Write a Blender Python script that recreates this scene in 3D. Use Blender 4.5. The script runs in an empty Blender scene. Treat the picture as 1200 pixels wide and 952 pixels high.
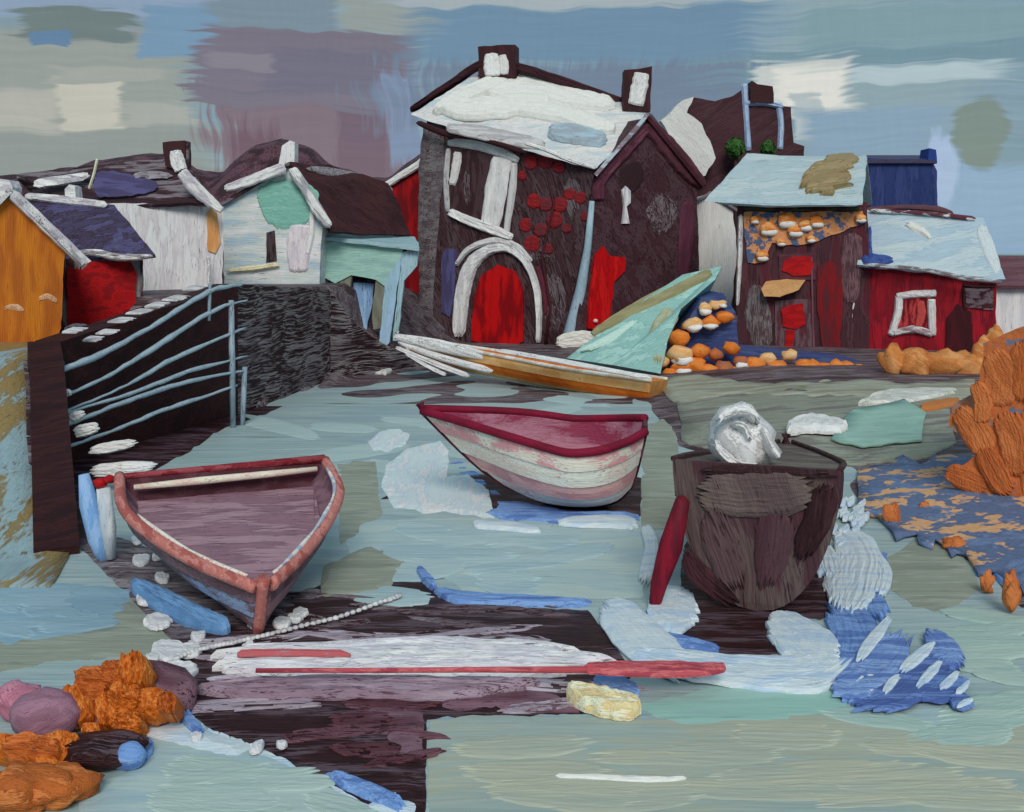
import bpy, bmesh, math, random
from mathutils import Vector, Matrix, noise as mn
R = math.radians
rnd = random.Random(7)
scn = bpy.context.scene
COL = scn.collection

# ------------------------------------------------------------------ camera
CAMZ, HOR, F = 3.6, 295.0, 1200.0
CAM = Vector((0, 0, CAMZ))
cd = bpy.data.cameras.new('camera'); co = bpy.data.objects.new('camera', cd); COL.objects.link(co)
co.location = CAM; co.rotation_euler = (R(90), 0, 0)
cd.sensor_width = 36; cd.lens = 36; cd.shift_y = -(476 - HOR) / 1200.0
cd.clip_end = 5000; cd.clip_start = 0.1
scn.camera = co

def lin(c):
    c = c / 255.0
    return c / 12.92 if c <= 0.04045 else ((c + 0.055) / 1.055) ** 2.4
def rgb(c, k=1.0):
    return tuple(min(0.92, lin(v) * k) for v in c) + (1.0,)

# ------------------------------------------------------------------ node helpers
class NT:
    def __init__(s, nt): s.nt = nt
    def n(s, typ, **kw):
        nd = s.nt.nodes.new(typ)
        for k, v in kw.items():
            if k == 'ins':
                for i, val in v.items():
                    if hasattr(val, 'is_output'): s.nt.links.new(val, nd.inputs[i])
                    else: nd.inputs[i].default_value = val
            else: setattr(nd, k, v)
        return nd
    def m(s, op, a, b=0.0, c=0.0):
        return s.n('ShaderNodeMath', operation=op, ins={0: a, 1: b, 2: c}).outputs[0]
    def mr(s, v, a, b, c=0.0, d=1.0, typ='SMOOTHSTEP'):
        return s.n('ShaderNodeMapRange', interpolation_type=typ, ins={0: v, 1: a, 2: b, 3: c, 4: d}).outputs[0]
    def mix(s, f, a, b, bt='MIX'):
        nd = s.n('ShaderNodeMix', data_type='RGBA', blend_type=bt)
        for i, val in ((0, f), (6, a), (7, b)):
            if hasattr(val, 'is_output'): s.nt.links.new(val, nd.inputs[i])
            else: nd.inputs[i].default_value = val
        return nd.outputs[2]

# ------------------------------------------------------------------ sky
SUN_EL, SUN_AZ = 37.0, 4.0          # soft sun behind the viewer
w = bpy.data.worlds.new('World'); scn.world = w; w.use_nodes = True
t = NT(w.node_tree); w.node_tree.nodes.clear()
gen = t.n('ShaderNodeTexCoord').outputs['Generated']
sep = t.n('ShaderNodeSeparateXYZ', ins={0: gen}).outputs
az = t.m('ARCTAN2', sep[0], sep[1]); el = t.m('ARCSINE', sep[2])
def skn(sx, sy, off=0.0, det=2.0):
    v = t.n('ShaderNodeCombineXYZ', ins={0: t.m('MULTIPLY', az, sx), 1: t.m('MULTIPLY', el, sy), 2: off}).outputs[0]
    return t.n('ShaderNodeTexNoise', ins={'Vector': v, 'Scale': 1.0, 'Detail': det, 'Roughness': 0.6}).outputs[0]
wz = t.n('ShaderNodeTexNoise', ins={'Vector': gen, 'Scale': 9.0, 'Detail': 2.0, 'Roughness': 0.65}).outputs['Color']
wz = t.n('ShaderNodeSeparateXYZ', ins={0: wz}).outputs
az = t.m('ADD', az, t.m('MULTIPLY', t.m('SUBTRACT', wz[0], 0.5), 0.055)); el = t.m('ADD', el, t.m('MULTIPLY', t.m('SUBTRACT', wz[1], 0.5), 0.03))
hs = skn(9, 190); vs = skn(170, 12, 3.0); blk = skn(4.5, 9, 7.0, 1.0); bl2 = skn(9, 22, 11.0, 2.0)
ramp = t.n('ShaderNodeValToRGB')
ramp.color_ramp.elements[0].position = 0.36; ramp.color_ramp.elements[0].color = rgb((118, 146, 162))
ramp.color_ramp.elements[1].position = 0.62; ramp.color_ramp.elements[1].color = rgb((140, 163, 170))
for p_, c_ in ((0.46, (126, 152, 164)), (0.54, (132, 158, 172))):
    e_ = ramp.color_ramp.elements.new(p_); e_.color = rgb(c_)
t.nt.links.new(t.m('ADD', blk, t.m('MULTIPLY', t.m('SUBTRACT', hs, 0.5), 0.25)), ramp.inputs[0])
skycol = ramp.outputs[0]
def dirof(px, py):
    x, z = (px - 600) / F, (HOR - py) / F
    return math.atan2(x, 1), math.asin(z / math.sqrt(1 + x * x + z * z))
dirv = t.n('ShaderNodeCombineXYZ', ins={0: az, 1: el}).outputs[0]
jit_h = t.m('ADD', t.m('MULTIPLY', t.m('SUBTRACT', hs, 0.5), 1.5), t.m('MULTIPLY', t.m('SUBTRACT', bl2, 0.5), 1.3))
jit_v = t.m('ADD', t.m('MULTIPLY', t.m('SUBTRACT', vs, 0.5), 1.5), t.m('MULTIPLY', t.m('SUBTRACT', bl2, 0.5), 1.3))
def cloud(x0, y0, x1, y1, c, rag=0.5, soft=0.16, op=1.0, rnd_=False, vert=False):
    global skycol
    a0, e1 = dirof(x0, (y0 + y1) / 2)[0], dirof((x0 + x1) / 2, y0)[1]
    a1, e0 = dirof(x1, (y0 + y1) / 2)[0], dirof((x0 + x1) / 2, y1)[1]
    ha, he = (a1 - a0) / 2, (e1 - e0) / 2
    v = t.n('ShaderNodeVectorMath', operation='MULTIPLY_ADD', ins={0: dirv, 1: (1 / ha, 1 / he, 0), 2: (-(a0 + a1) / 2 / ha, -(e0 + e1) / 2 / he, 0)}).outputs[0]
    if rnd_: d = t.n('ShaderNodeVectorMath', operation='LENGTH', ins={0: v}).outputs['Value']
    else:
        v = t.n('ShaderNodeVectorMath', operation='ABSOLUTE', ins={0: v}).outputs[0]
        q = t.n('ShaderNodeSeparateXYZ', ins={0: v}).outputs
        d = t.m('MAXIMUM', q[0], q[1])
    d = t.m('MULTIPLY_ADD', jit_v if vert else jit_h, 0.15 + rag, d)
    soft *= 0.42
    k = t.mr(d, 1.0 + soft, 1.0 - soft, 0.0, op, 'LINEAR')
    skycol = t.mix(k, skycol, rgb(c))
cloud(-260, -60, 232, 14, (140, 160, 182))
cloud(-300, 14, 236, 205, (150, 157, 150), 0.2, 0.25)
cloud(-60, 150, 240, 215, (142, 150, 146), 0.5, 0.4)
cloud(20, 14, 166, 46, (112, 126, 124), 0.9, 0.3)
cloud(36, 36, 78, 54, (98, 130, 160), 0.9, 0.3)
cloud(172, 8, 252, 72, (118, 150, 176), 0.3, 0.2)
cloud(-60, 100, 64, 154, (178, 178, 168), 0.6, 0.4)
cloud(62, 92, 138, 154, (194, 192, 178), 0.4, 0.25)
cloud(70, 80, 200, 96, (162, 166, 158), 0.9, 0.4)
cloud(140, 126, 232, 152, (166, 170, 162), 0.9, 0.4)
cloud(240, -10, 402, 48, (122, 141, 153), 0.25, 0.2)
cloud(392, -20, 520, 40, (148, 158, 154), 0.5, 0.3)
cloud(240, 110, 490, 250, (126, 108, 118), 0.4, 0.2, vert=True)
cloud(262, 140, 330, 250, (112, 84, 96), 0.6, 0.45, vert=True)
cloud(400, 106, 452, 220, (114, 92, 106), 0.6, 0.4, vert=True)
cloud(228, 36, 496, 128, (120, 112, 125), 0.18, 0.09)
cloud(300, 60, 470, 112, (113, 108, 124), 0.6, 0.4)
cloud(240, 66, 310, 86, (134, 128, 138), 0.8, 0.4)
cloud(452, 84, 500, 190, (126, 142, 170), 0.5, 0.3, vert=True)
cloud(500, 5, 890, 74, (110, 141, 164), 0.3, 0.3)
cloud(480, 74, 900, 150, (112, 128, 148), 0.5, 0.4, vert=True)
cloud(500, -14, 950, 8, (164, 176, 180), 0.9, 0.4)
cloud(944, 0, 1300, 70, (128, 157, 165), 0.4, 0.2)
cloud(870, 50, 1300, 86, (116, 146, 158), 0.8, 0.35)
cloud(980, 76, 1170, 98, (176, 195, 200), 0.9, 0.4)
cloud(884, 70, 1008, 136, (196, 202, 198), 0.6, 0.3)
cloud(912, 80, 996, 126, (222, 222, 213), 0.6, 0.3)
cloud(924, 110, 960, 164, (178, 189, 190), 0.9, 0.4)
cloud(940, 128, 1100, 190, (134, 160, 181), 0.5, 0.4)
cloud(1092, 190, 1330, 330, (142, 172, 198), 0.3, 0.3)
cloud(1094, 160, 1114, 240, (166, 188, 216), 0.6, 0.4, vert=True)
cloud(1114, 120, 1182, 190, (124, 140, 132), 0.5, 0.25, rnd_=True)
brush = t.m('ADD', t.m('MULTIPLY', hs, 0.22), t.m('ADD', t.m('MULTIPLY', vs, 0.08), 0.85))
skycol = t.mix(1.0, skycol, t.n('ShaderNodeCombineXYZ', ins={0: brush, 1: brush, 2: brush}).outputs[0], 'MULTIPLY')
st = t.n('ShaderNodeTexSky', sky_type='NISHITA', sun_disc=False, sun_elevation=R(SUN_EL), sun_rotation=R(180 + SUN_AZ), altitude=0.0)
nish = t.n('ShaderNodeVectorMath', operation='SCALE', ins={0: st.outputs[0], 'Scale': 0.07}).outputs[0]
skycol = t.mix(0.92, nish, skycol)
bg = t.n('ShaderNodeBackground', ins={0: skycol, 1: 0.84})
wo = t.n('ShaderNodeOutputWorld', ins={0: bg.outputs[0]})

# ------------------------------------------------------------------ sun, exposure
sl = bpy.data.lights.new('sun', 'SUN'); so = bpy.data.objects.new('sun', sl); COL.objects.link(so)
sl.energy = 1.5; sl.angle = R(25); sl.color = (1.0, 0.94, 0.87)
sd = Vector((math.sin(R(SUN_AZ)) * math.cos(R(SUN_EL)), -math.cos(R(SUN_AZ)) * math.cos(R(SUN_EL)), math.sin(R(SUN_EL))))
so.rotation_euler = (-sd).to_track_quat('-Z', 'Y').to_euler(); so.location = (-20, -20, 40)
scn.view_settings.view_transform = 'Standard'; scn.view_settings.look = 'None'
scn.view_settings.exposure = 0.25; scn.view_settings.gamma = 1.0
scn.view_settings.use_curve_mapping = False
scn.render.engine = 'CYCLES'
scn.cycles.max_bounces = 4; scn.cycles.diffuse_bounces = 2; scn.cycles.glossy_bounces = 2; scn.cycles.transmission_bounces = 1
w.cycles.sampling_method = 'NONE'
scn.render.resolution_x, scn.render.resolution_y = 1024, 812

# ------------------------------------------------------------------ materials
DARK = (44, 26, 29)
ALB = 1.45
_mats = {}
def paint(cols, under=DARK, cover=0.9, ax='X', s=1.0, bump=0.35, rough=0.55, var=0.3, ac=24.0):
    """Brushed paint over a darker ground coat; ax is the way the brush went."""
    if isinstance(cols, tuple): cols = [cols]
    key = (tuple(cols), under, cover, ax, s, bump, rough, ac)
    if key in _mats: return _mats[key]
    m = bpy.data.materials.new('brushed_paint'); m.use_nodes = True
    t = NT(m.node_tree); m.node_tree.nodes.clear()
    co_ = t.n('ShaderNodeTexCoord').outputs['Object']
    seed = (sum(sum(c) for c in cols) % 97) * 1.7
    wn = t.n('ShaderNodeTexNoise', ins={'Vector': co_, 'Scale': 1.1 * s, 'Detail': 1.0}).outputs['Color']
    wv = t.n('ShaderNodeVectorMath', operation='SUBTRACT', ins={0: wn, 1: (0.5, 0.5, 0.5)}).outputs[0]
    wv = t.n('ShaderNodeVectorMath', operation='SCALE', ins={0: wv, 'Scale': 0.22 / s}).outputs[0]
    p = t.n('ShaderNodeVectorMath', operation='ADD', ins={0: co_, 1: wv}).outputs[0]
    rot = (0, 0, 0)
    if isinstance(ax, tuple): rot, a = tuple(R(v) for v in ax), 'X'
    else: a = ax
    def sc(al, ac): return tuple(1.0 / ((al if c == a else ac) * s) for c in 'XYZ')
    mp = t.n('ShaderNodeMapping', vector_type='TEXTURE', ins={0: p, 1: (seed, seed * .7, seed * .3), 2: rot, 3: sc(1.1, ac)}).outputs[0]
    st_ = t.n('ShaderNodeTexNoise', ins={'Vector': mp, 'Scale': 1.0, 'Detail': 3.0, 'Roughness': 0.7}).outputs[0]
    mb = t.n('ShaderNodeMapping', vector_type='TEXTURE', ins={0: p, 1: (seed, seed, seed), 2: rot, 3: sc(0.55, 2.8)}).outputs[0]
    bk = t.n('ShaderNodeTexNoise', ins={'Vector': mb, 'Scale': 1.0, 'Detail': 1.5, 'Roughness': 0.5}).outputs[0]
    jit = t.m('ADD', bk, t.m('MULTIPLY', t.m('SUBTRACT', st_, 0.5), 0.55))
    rp = t.n('ShaderNodeValToRGB', ins={0: jit}); el_ = rp.color_ramp.elements
    n = len(cols)
    if n == 1:
        el_[0].color = rgb(cols[0], ALB); el_[1].color = rgb(cols[0], ALB)
    else:
        pos = [0.30] + [0.36 + 0.28 * (i / (n)) for i in range(1, n)]
        el_[0].position = 0.0; el_[0].color = rgb(cols[0], ALB)
        el_[1].position = 1.0; el_[1].color = rgb(cols[-1], ALB)
        for i in range(1, n):
            q = 0.38 + 0.24 * (i / n)
            e = el_.new(q - 0.03); e.color = rgb(cols[i - 1], ALB)
            e = el_.new(q + 0.03); e.color = rgb(cols[i], ALB)
    br = t.m('ADD', t.m('MULTIPLY', st_, var * 2), 1 - var)
    col = t.mix(1.0, rp.outputs[0], t.n('ShaderNodeCombineXYZ', ins={0: br, 1: br, 2: br}).outputs[0], 'MULTIPLY')
    lo = t.n('ShaderNodeTexNoise', ins={'Vector': p, 'Scale': 1.6 * s, 'Detail': 1.0}).outputs[0]
    val = t.m('ADD', t.m('MULTIPLY', st_, 0.8), t.m('MULTIPLY', lo, 0.2))
    thr = 0.5 + (0.5 - cover) * 0.34
    mk_ = t.mr(val, thr - 0.035, thr + 0.035)
    col = t.mix(mk_, rgb(under, ALB), col)
    mh = t.n('ShaderNodeMapping', vector_type='TEXTURE', ins={0: co_, 1: (seed, seed * .7, seed * .3), 2: rot, 3: sc(1.3, ac * 1.25)}).outputs[0]
    h = t.n('ShaderNodeTexNoise', ins={'Vector': mh, 'Scale': 1.0, 'Detail': 2.0, 'Roughness': 0.7}).outputs[0]
    bp = t.n('ShaderNodeBump', ins={'Strength': bump, 'Distance': 0.08 / s, 'Height': h}).outputs[0]
    b = t.n('ShaderNodeBsdfPrincipled', ins={'Base Color': col, 'Roughness': rough, 'Normal': bp, 'Specular IOR Level': 0.12})
    t.n('ShaderNodeOutputMaterial', ins={0: b.outputs[0]})
    _mats[key] = m
    return m

def blotch(a, b, s=1.0, thr=0.5, c=None):
    """Two or three colours dabbed next to each other."""
    key = ('blotch', a, b, s, thr, c)
    if key in _mats: return _mats[key]
    m = bpy.data.materials.new('dabbed_paint'); m.use_nodes = True
    t = NT(m.node_tree); m.node_tree.nodes.clear()
    p = t.n('ShaderNodeTexCoord').outputs['Object']
    n1 = t.n('ShaderNodeTexNoise', ins={'Vector': p, 'Scale': 1.7 * s, 'Detail': 3.0, 'Roughness': 0.6}).outputs[0]
    n2 = t.n('ShaderNodeTexNoise', ins={'Vector': p, 'Scale': 9 * s, 'Detail': 3.0}).outputs[0]
    n3 = t.n('ShaderNodeTexNoise', ins={'Vector': t.n('ShaderNodeMapping', ins={0: p, 1: (5, 3, 9)}).outputs[0], 'Scale': 2.3 * s, 'Detail': 2.0}).outputs[0]
    k = t.mr(t.m('ADD', n1, t.m('MULTIPLY', t.m('SUBTRACT', n2, 0.5), 0.15)), thr - 0.02, thr + 0.02)
    col = t.mix(k, rgb(a, ALB), rgb(b, ALB))
    if c: col = t.mix(t.mr(n3, 0.56, 0.6), col, rgb(c, ALB))
    br = t.m('ADD', t.m('MULTIPLY', n2, 0.6), 0.7)
    col = t.mix(1.0, col, t.n('ShaderNodeCombineXYZ', ins={0: br, 1: br, 2: br}).outputs[0], 'MULTIPLY')
    bp = t.n('ShaderNodeBump', ins={'Strength': 0.4, 'Distance': 0.08 / s, 'Height': t.m('ADD', n2, t.m('MULTIPLY', k, 0.5))}).outputs[0]
    b_ = t.n('ShaderNodeBsdfPrincipled', ins={'Base Color': col, 'Roughness': 0.6, 'Normal': bp, 'Specular IOR Level': 0.12})
    t.n('ShaderNodeOutputMaterial', ins={0: b_.outputs[0]})
    _mats[key] = m
    return m

# ------------------------------------------------------------------ geometry helpers
def P(px, py, d):
    return Vector(((px - 600) * d / F, d, CAMZ - (py - HOR) * d / F))
class Pl:
    def __init__(s, o, n):
        s.o = Vector(o); s.n = Vector(n).normalized()
        if s.n.dot(CAM - s.o) < 0: s.n = -s.n
    def pt(s, px, py, off=0.0):
        r = Vector(((px - 600) / F, 1, (HOR - py) / F))
        k = (s.o - CAM).dot(s.n) / r.dot(s.n)
        return CAM + r * k + s.n * off
def VP(pa, da, pb, db):
    a = Vector(((pa - 600) * da / F, da, 0)); b = Vector(((pb - 600) * db / F, db, 0)); e = b - a
    return Pl(a, (e.y, -e.x, 0))
def TP(a, b, c):
    A, B, C_ = P(*a), P(*b), P(*c)
    return Pl(A, (B - A).cross(C_ - A))
GR = Pl((0, 0, 0), (0, 0, 1))
def GZ(z): return Pl((0, 0, z), (0, 0, 1))

def thing(name, label, cat, loc, group=None):
    o = bpy.data.objects.new(name, None); COL.objects.link(o); o.location = loc
    o.empty_display_size = 0.2
    o['label'] = label; o['category'] = cat
    if group: o['group'] = group
    return o
def tag(o, label, cat, group=None, kind=None):
    o['label'] = label; o['category'] = cat
    if group: o['group'] = group
    if kind: o['kind'] = kind
    return o
def origin_of(parent):
    o = Vector((0, 0, 0))
    while parent is not None:
        o += parent.location; parent = parent.parent
    return o
def mk(name, verts, faces, mat, parent=None, smooth=False, origin=None, fix=True):
    if parent is not None: org = origin_of(parent)
    elif origin is not None: org = Vector(origin)
    else:
        xs = [v[0] for v in verts]; ys = [v[1] for v in verts]; zs = [v[2] for v in verts]
        org = Vector(((min(xs) + max(xs)) / 2, (min(ys) + max(ys)) / 2, min(zs)))
    me = bpy.data.meshes.new(name)
    me.from_pydata([tuple(Vector(v) - org) for v in verts], [], faces)
    if fix:
        bm = bmesh.new(); bm.from_mesh(me)
        bmesh.ops.recalc_face_normals(bm, faces=bm.faces)
        bm.to_mesh(me); bm.free()
    if smooth:
        for p_ in me.polygons: p_.use_smooth = True
    me.materials.append(mat)
    o = bpy.data.objects.new(name, me); COL.objects.link(o)
    if parent is not None: o.parent = parent
    else: o.location = org
    return o
def ragged(poly, rag, step=7.0):
    if rag <= 0: return poly
    out = []; n = len(poly); sd_ = rnd.random() * 100
    for i in range(n):
        a, b = poly[i], poly[(i + 1) % n]
        L = math.hypot(b[0] - a[0], b[1] - a[1]); k = max(1, int(L / step))
        for j in range(k):
            f = j / k; x = a[0] + (b[0] - a[0]) * f; y = a[1] + (b[1] - a[1]) * f
            q = Vector((x * 0.06 + sd_, y * 0.06, sd_))
            v = mn.noise_vector(q) * rag + mn.noise_vector(q * 4) * rag * 0.5
            out.append((x + v.x, y + v.y))
    return out
def prism(name, A, B, mat, parent=None, smooth=False):
    n = len(A)
    f = [tuple(range(n)), tuple(range(2 * n - 1, n - 1, -1))]
    f += [(i, (i + 1) % n, n + (i + 1) % n, n + i) for i in range(n)]
    return mk(name, list(A) + list(B), f, mat, parent, smooth)
def panel(name, poly, pl, front, back, mat, parent=None, rag=1.0):
    q = ragged(poly, rag)
    return prism(name, [pl.pt(x, y, front) for x, y in q], [pl.pt(x, y, front) + (pl.n * (back - front)) for x, y in q], mat, parent)
def solid(name, poly, pl, depth, mat, parent=None, rag=1.2):
    """Wall block: outline on the plane, pushed straight back into the depth."""
    q = ragged(poly, rag)
    A = [pl.pt(x, y) for x, y in q]
    return prism(name, A, [v - pl.n * depth for v in A], mat, parent)
def slab(name, pts, th, mat, parent=None, rag=0.0):
    """Roof slab through 3D points given as (px, py, depth)."""
    A = [P(*p_) for p_ in pts]
    if rag:
        B = []; n = len(A); s_ = rnd.random() * 50
        for i in range(n):
            a, b = A[i], A[(i + 1) % n]; k = max(1, int((b - a).length / 0.22))
            for j in range(k):
                v = a.lerp(b, j / k); w_ = mn.noise_vector(v * 1.8 + Vector((s_, 0, 0))) * rag
                B.append(v + Vector((w_.x, 0, w_.z)))
        A = B
    nrm = (P(*pts[1]) - P(*pts[0])).cross(P(*pts[2]) - P(*pts[0])).normalized()
    if nrm.z < 0: nrm = -nrm
    return prism(name, A, [v - nrm * th for v in A], mat, parent)
def cat(pts, per=6):
    if len(pts) < 3:
        a, b = pts[0], pts[-1]
        return [tuple(a[k] + (b[k] - a[k]) * i / 8 for k in range(len(a))) for i in range(9)]
    q = [pts[0]] + list(pts) + [pts[-1]]; out = []
    for i in range(1, len(q) - 2):
        for j in range(per):
            u = j / per; r = []
            for k in range(len(pts[0])):
                a, b, c, d = q[i - 1][k], q[i][k], q[i + 1][k], q[i + 2][k]
                r.append(0.5 * (2 * b + (c - a) * u + (2 * a - 5 * b + 4 * c - d) * u * u + (3 * b - a - 3 * c + d) * u ** 3))
            out.append(tuple(r))
    out.append(tuple(pts[-1])); return out
def stroke(name, path, pl, th, mat, parent=None, fray=0.12, lane=3.2, base=-0.01, dry=0.0):
    """A board or streak of thick material laid on a plane: one sheet with bristle ridges and frayed ends. path: (px, py, width)."""
    c = cat(path, 8); n = len(c)
    wmax = max(p_[2] for p_ in c); K = max(4, min(22, int(wmax / 1.7)))
    sd_ = rnd.random() * 100
    a0, a1, hk = [], [], []
    for k in range(K + 1):
        e = abs(2 * k / K - 1)
        f0 = 0.5 + 0.5 * mn.noise(Vector((k * 0.9, sd_, 0))); f1 = 0.5 + 0.5 * mn.noise(Vector((k * 0.9, sd_, 9)))
        a0.append((fray * (0.75 * f0 + 0.45 * e ** 3)) * (n - 1)); a1.append((1 - fray * (0.75 * f1 + 0.45 * e ** 3)) * (n - 1))
        hk.append((0.84 + 0.16 * rnd.random()) * (1 - 0.7 * e ** 8))
    def at(i, k, h):
        i = max(0.0, min(n - 1.0, i)); i0 = int(min(i, n - 2)); f = i - i0
        x, y, wd = (c[i0][q] + (c[i0 + 1][q] - c[i0][q]) * f for q in range(3))
        dx, dy = c[i0 + 1][0] - c[i0][0], c[i0 + 1][1] - c[i0][1]; dl = math.hypot(dx, dy) or 1
        v = 2 * k / K - 1
        q = (v + 0.10 * mn.noise(Vector((i * 0.5 + sd_, v * 0.8, 5))) * (0.4 + abs(v))) * wd / 2
        return pl.pt(x - dy / dl * q, y + dx / dl * q, h)
    verts, faces, idx = [], [], {}
    rows = n
    def vid(r, k):
        if (r, k) not in idx:
            i = a0[k] + (a1[k] - a0[k]) * r / (rows - 1)
            endf = 0.55 if r in (0, rows - 1) else 1.0
            h = base + (th - base) * hk[k] * endf * (0.92 + 0.16 * mn.noise(Vector((i * 0.6, k * 1.3, sd_))))
            idx[(r, k)] = len(verts); verts.append(at(i, k, h)); verts.append(at(i, k, base))
        return idx[(r, k)]
    cells = set()
    for r in range(rows - 1):
        for k in range(K):
            if dry and 1 < r < rows - 2 and 0.5 + 0.5 * mn.noise(Vector((r * 0.22 + sd_, k * 1.1, 2))) < dry: continue
            cells.add((r, k))
    for (r, k) in cells:
        q = (vid(r, k), vid(r, k + 1), vid(r + 1, k + 1), vid(r + 1, k))
        faces.append(q); faces.append(tuple(v + 1 for v in reversed(q)))
        for (dr, dk, a, b) in ((-1, 0, q[0], q[1]), (1, 0, q[2], q[3]), (0, -1, q[3], q[0]), (0, 1, q[1], q[2])):
            if (r + dr, k + dk) not in cells: faces.append((b, a, a + 1, b + 1))
    return mk(name, verts, faces, mat, parent)
def tube(name, pts, rad, mat, parent=None, sides=7, M=None, flat=1.0):
    if not isinstance(rad, (list, tuple)): rad = [rad] * len(pts)
    pts = [Vector(p_) for p_ in pts]; V_, Fc = [], []
    for i, p_ in enumerate(pts):
        d = (pts[min(i + 1, len(pts) - 1)] - pts[max(i - 1, 0)]).normalized()
        up = Vector((0, 0, 1)) if abs(d.z) < 0.9 else Vector((0, 1, 0))
        a = d.cross(up).normalized(); b = a.cross(d).normalized()
        for k in range(sides):
            q = 2 * math.pi * k / sides
            V_.append(p_ + a * math.cos(q) * rad[i] + b * math.sin(q) * rad[i] * flat)
    for i in range(len(pts) - 1):
        for k in range(sides):
            Fc.append((i * sides + k, i * sides + (k + 1) % sides, (i + 1) * sides + (k + 1) % sides, (i + 1) * sides + k))
    Fc.append(tuple(range(sides))); Fc.append(tuple((len(pts) - 1) * sides + k for k in range(sides)))
    if M: V_ = [M @ v for v in V_]
    return mk(name, V_, Fc, mat, parent, smooth=True)
_ico = {}
def ico(sub):
    if sub not in _ico:
        bm = bmesh.new(); bmesh.ops.create_icosphere(bm, subdivisions=sub, radius=1)
        _ico[sub] = ([v.co.copy() for v in bm.verts], [tuple(v.index for v in f.verts) for f in bm.faces]); bm.free()
    return _ico[sub]
def lump(name, c, r, mat, parent=None, rough=0.22, sub=3, flatb=None, freq=1.5):
    vs, fs = ico(sub); s_ = rnd.random() * 100; out = []
    cuts = [(Vector((rnd.gauss(0, 1), rnd.gauss(0, 1), rnd.gauss(0, .8))).normalized(), rnd.uniform(.72, .95)) for _ in range(9)]
    for v in vs:
        k = 1 + rough * (mn.noise(v * freq + Vector((s_, 0, 0))) * 1.1 + 0.45 * mn.noise(v * freq * 2.7 + Vector((0, s_, 0))) + 0.2 * mn.noise(v * freq * 6 + Vector((0, 0, s_))))
        q = v * k
        for n_, d_ in cuts:
            e = q.dot(n_) - d_
            if e > 0: q = q - n_ * e * min(1.0, rough * 2.6)
        if flatb is not None and q.z < flatb: q.z = flatb + (q.z - flatb) * 0.15
        out.append(Vector((c[0] + q.x * r[0], c[1] + q.y * r[1], c[2] + q.z * r[2])))
    return mk(name, out, fs, mat, parent, smooth=True)
def rock(name, px, py, rx, ry, mat, parent=None, z=0.0, rough=0.25, deep=0.8, sub=3):
    """Rock whose foot touches the ground z at pixel row py+ry."""
    d = (CAMZ - z) * F / (py + ry * 0.92 - HOR); k = d / F
    c = Vector(((px - 600) * k, d + rx * k * deep * 0.6, z + ry * k * 0.92))
    return lump(name, c, (rx * k, rx * k * deep, ry * k), mat, parent, rough, sub, flatb=-0.85)

# palette
WHITE = (214, 212, 206); LAV = (178, 172, 180); GREY = (120, 114, 116)
MAR = (70, 42, 48); MAR2 = (92, 52, 64); RED = (168, 22, 24); RED2 = (130, 18, 24)
ORA = (196, 108, 40); ORA2 = (176, 90, 40); PEACH = (212, 156, 100); TEAL = (132, 172, 164); PBLUE = (150, 178, 196)
SLATE = (70, 68, 98); NAVY = (40, 54, 100); FOAM = (182, 204, 226); OLIVE = (138, 140, 122)

# ================================================================== THE SETTING
def struct(o): o['kind'] = 'structure'; return o
# water
wm = paint([(138, 158, 164), (148, 166, 166), (154, 172, 172), (142, 162, 162)], under=(120, 138, 140), cover=0.95, ax='X', s=0.45, bump=0.15, rough=0.4, var=0.12, ac=12.0)
me_v = [(-900, -30, 0), (900, -30, 0), (900, 2500, 0), (-900, 2500, 0)]
struct(mk('water', me_v, [(0, 1, 2, 3)], wm, origin=(0, 0, 0)))

# land: one height field reaching back to the horizon
SH = [(-6.3, 22.5), (-4.9, 29.0), (-3.0, 31.0), (-0.5, 31.0), (2.4, 28.6), (3.2, 26.0), (3.1, 19.0), (3.6, 17.4), (5.7, 17.2), (4.95, 14.4), (5.25, 12.0), (5.15, 10.2), (9, 9), (400, 8), (400, 1600), (-400, 1600), (-400, 21.5)]
def sdist(x, y):
    ins = False; best = 1e9; n = len(SH)
    for i in range(n):
        x0, y0 = SH[i]; x1, y1 = SH[(i + 1) % n]
        if (y0 > y) != (y1 > y) and x < (x1 - x0) * (y - y0) / (y1 - y0) + x0: ins = not ins
        ex, ey = x1 - x0, y1 - y0
        u = max(0, min(1, ((x - x0) * ex + (y - y0) * ey) / (ex * ex + ey * ey)))
        best = min(best, (x - x0 - u * ex) ** 2 + (y - y0 - u * ey) ** 2)
    b = math.sqrt(best)
    return b if ins else -b
def ss(a, b, v):
    u = max(0, min(1, (v - a) / (b - a))); return u * u * (3 - 2 * u)
WA, WB = Vector((-7.6, 17.3)), Vector((-6.05, 22.6))       # foot line of the quay wall
QC = Vector(GR.pt(386, 446).xy)                             # right end of the scratched quay wall
QE = Vector(GR.pt(500, 431).xy)
RA = Vector((-5.15, 12.2))                                  # foot of the ramp wall
def side(a, b, x, y):
    return ((b.x - a.x) * (y - a.y) - (b.y - a.y) * (x - a.x)) / (b - a).length    # >0 left of the line
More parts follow.
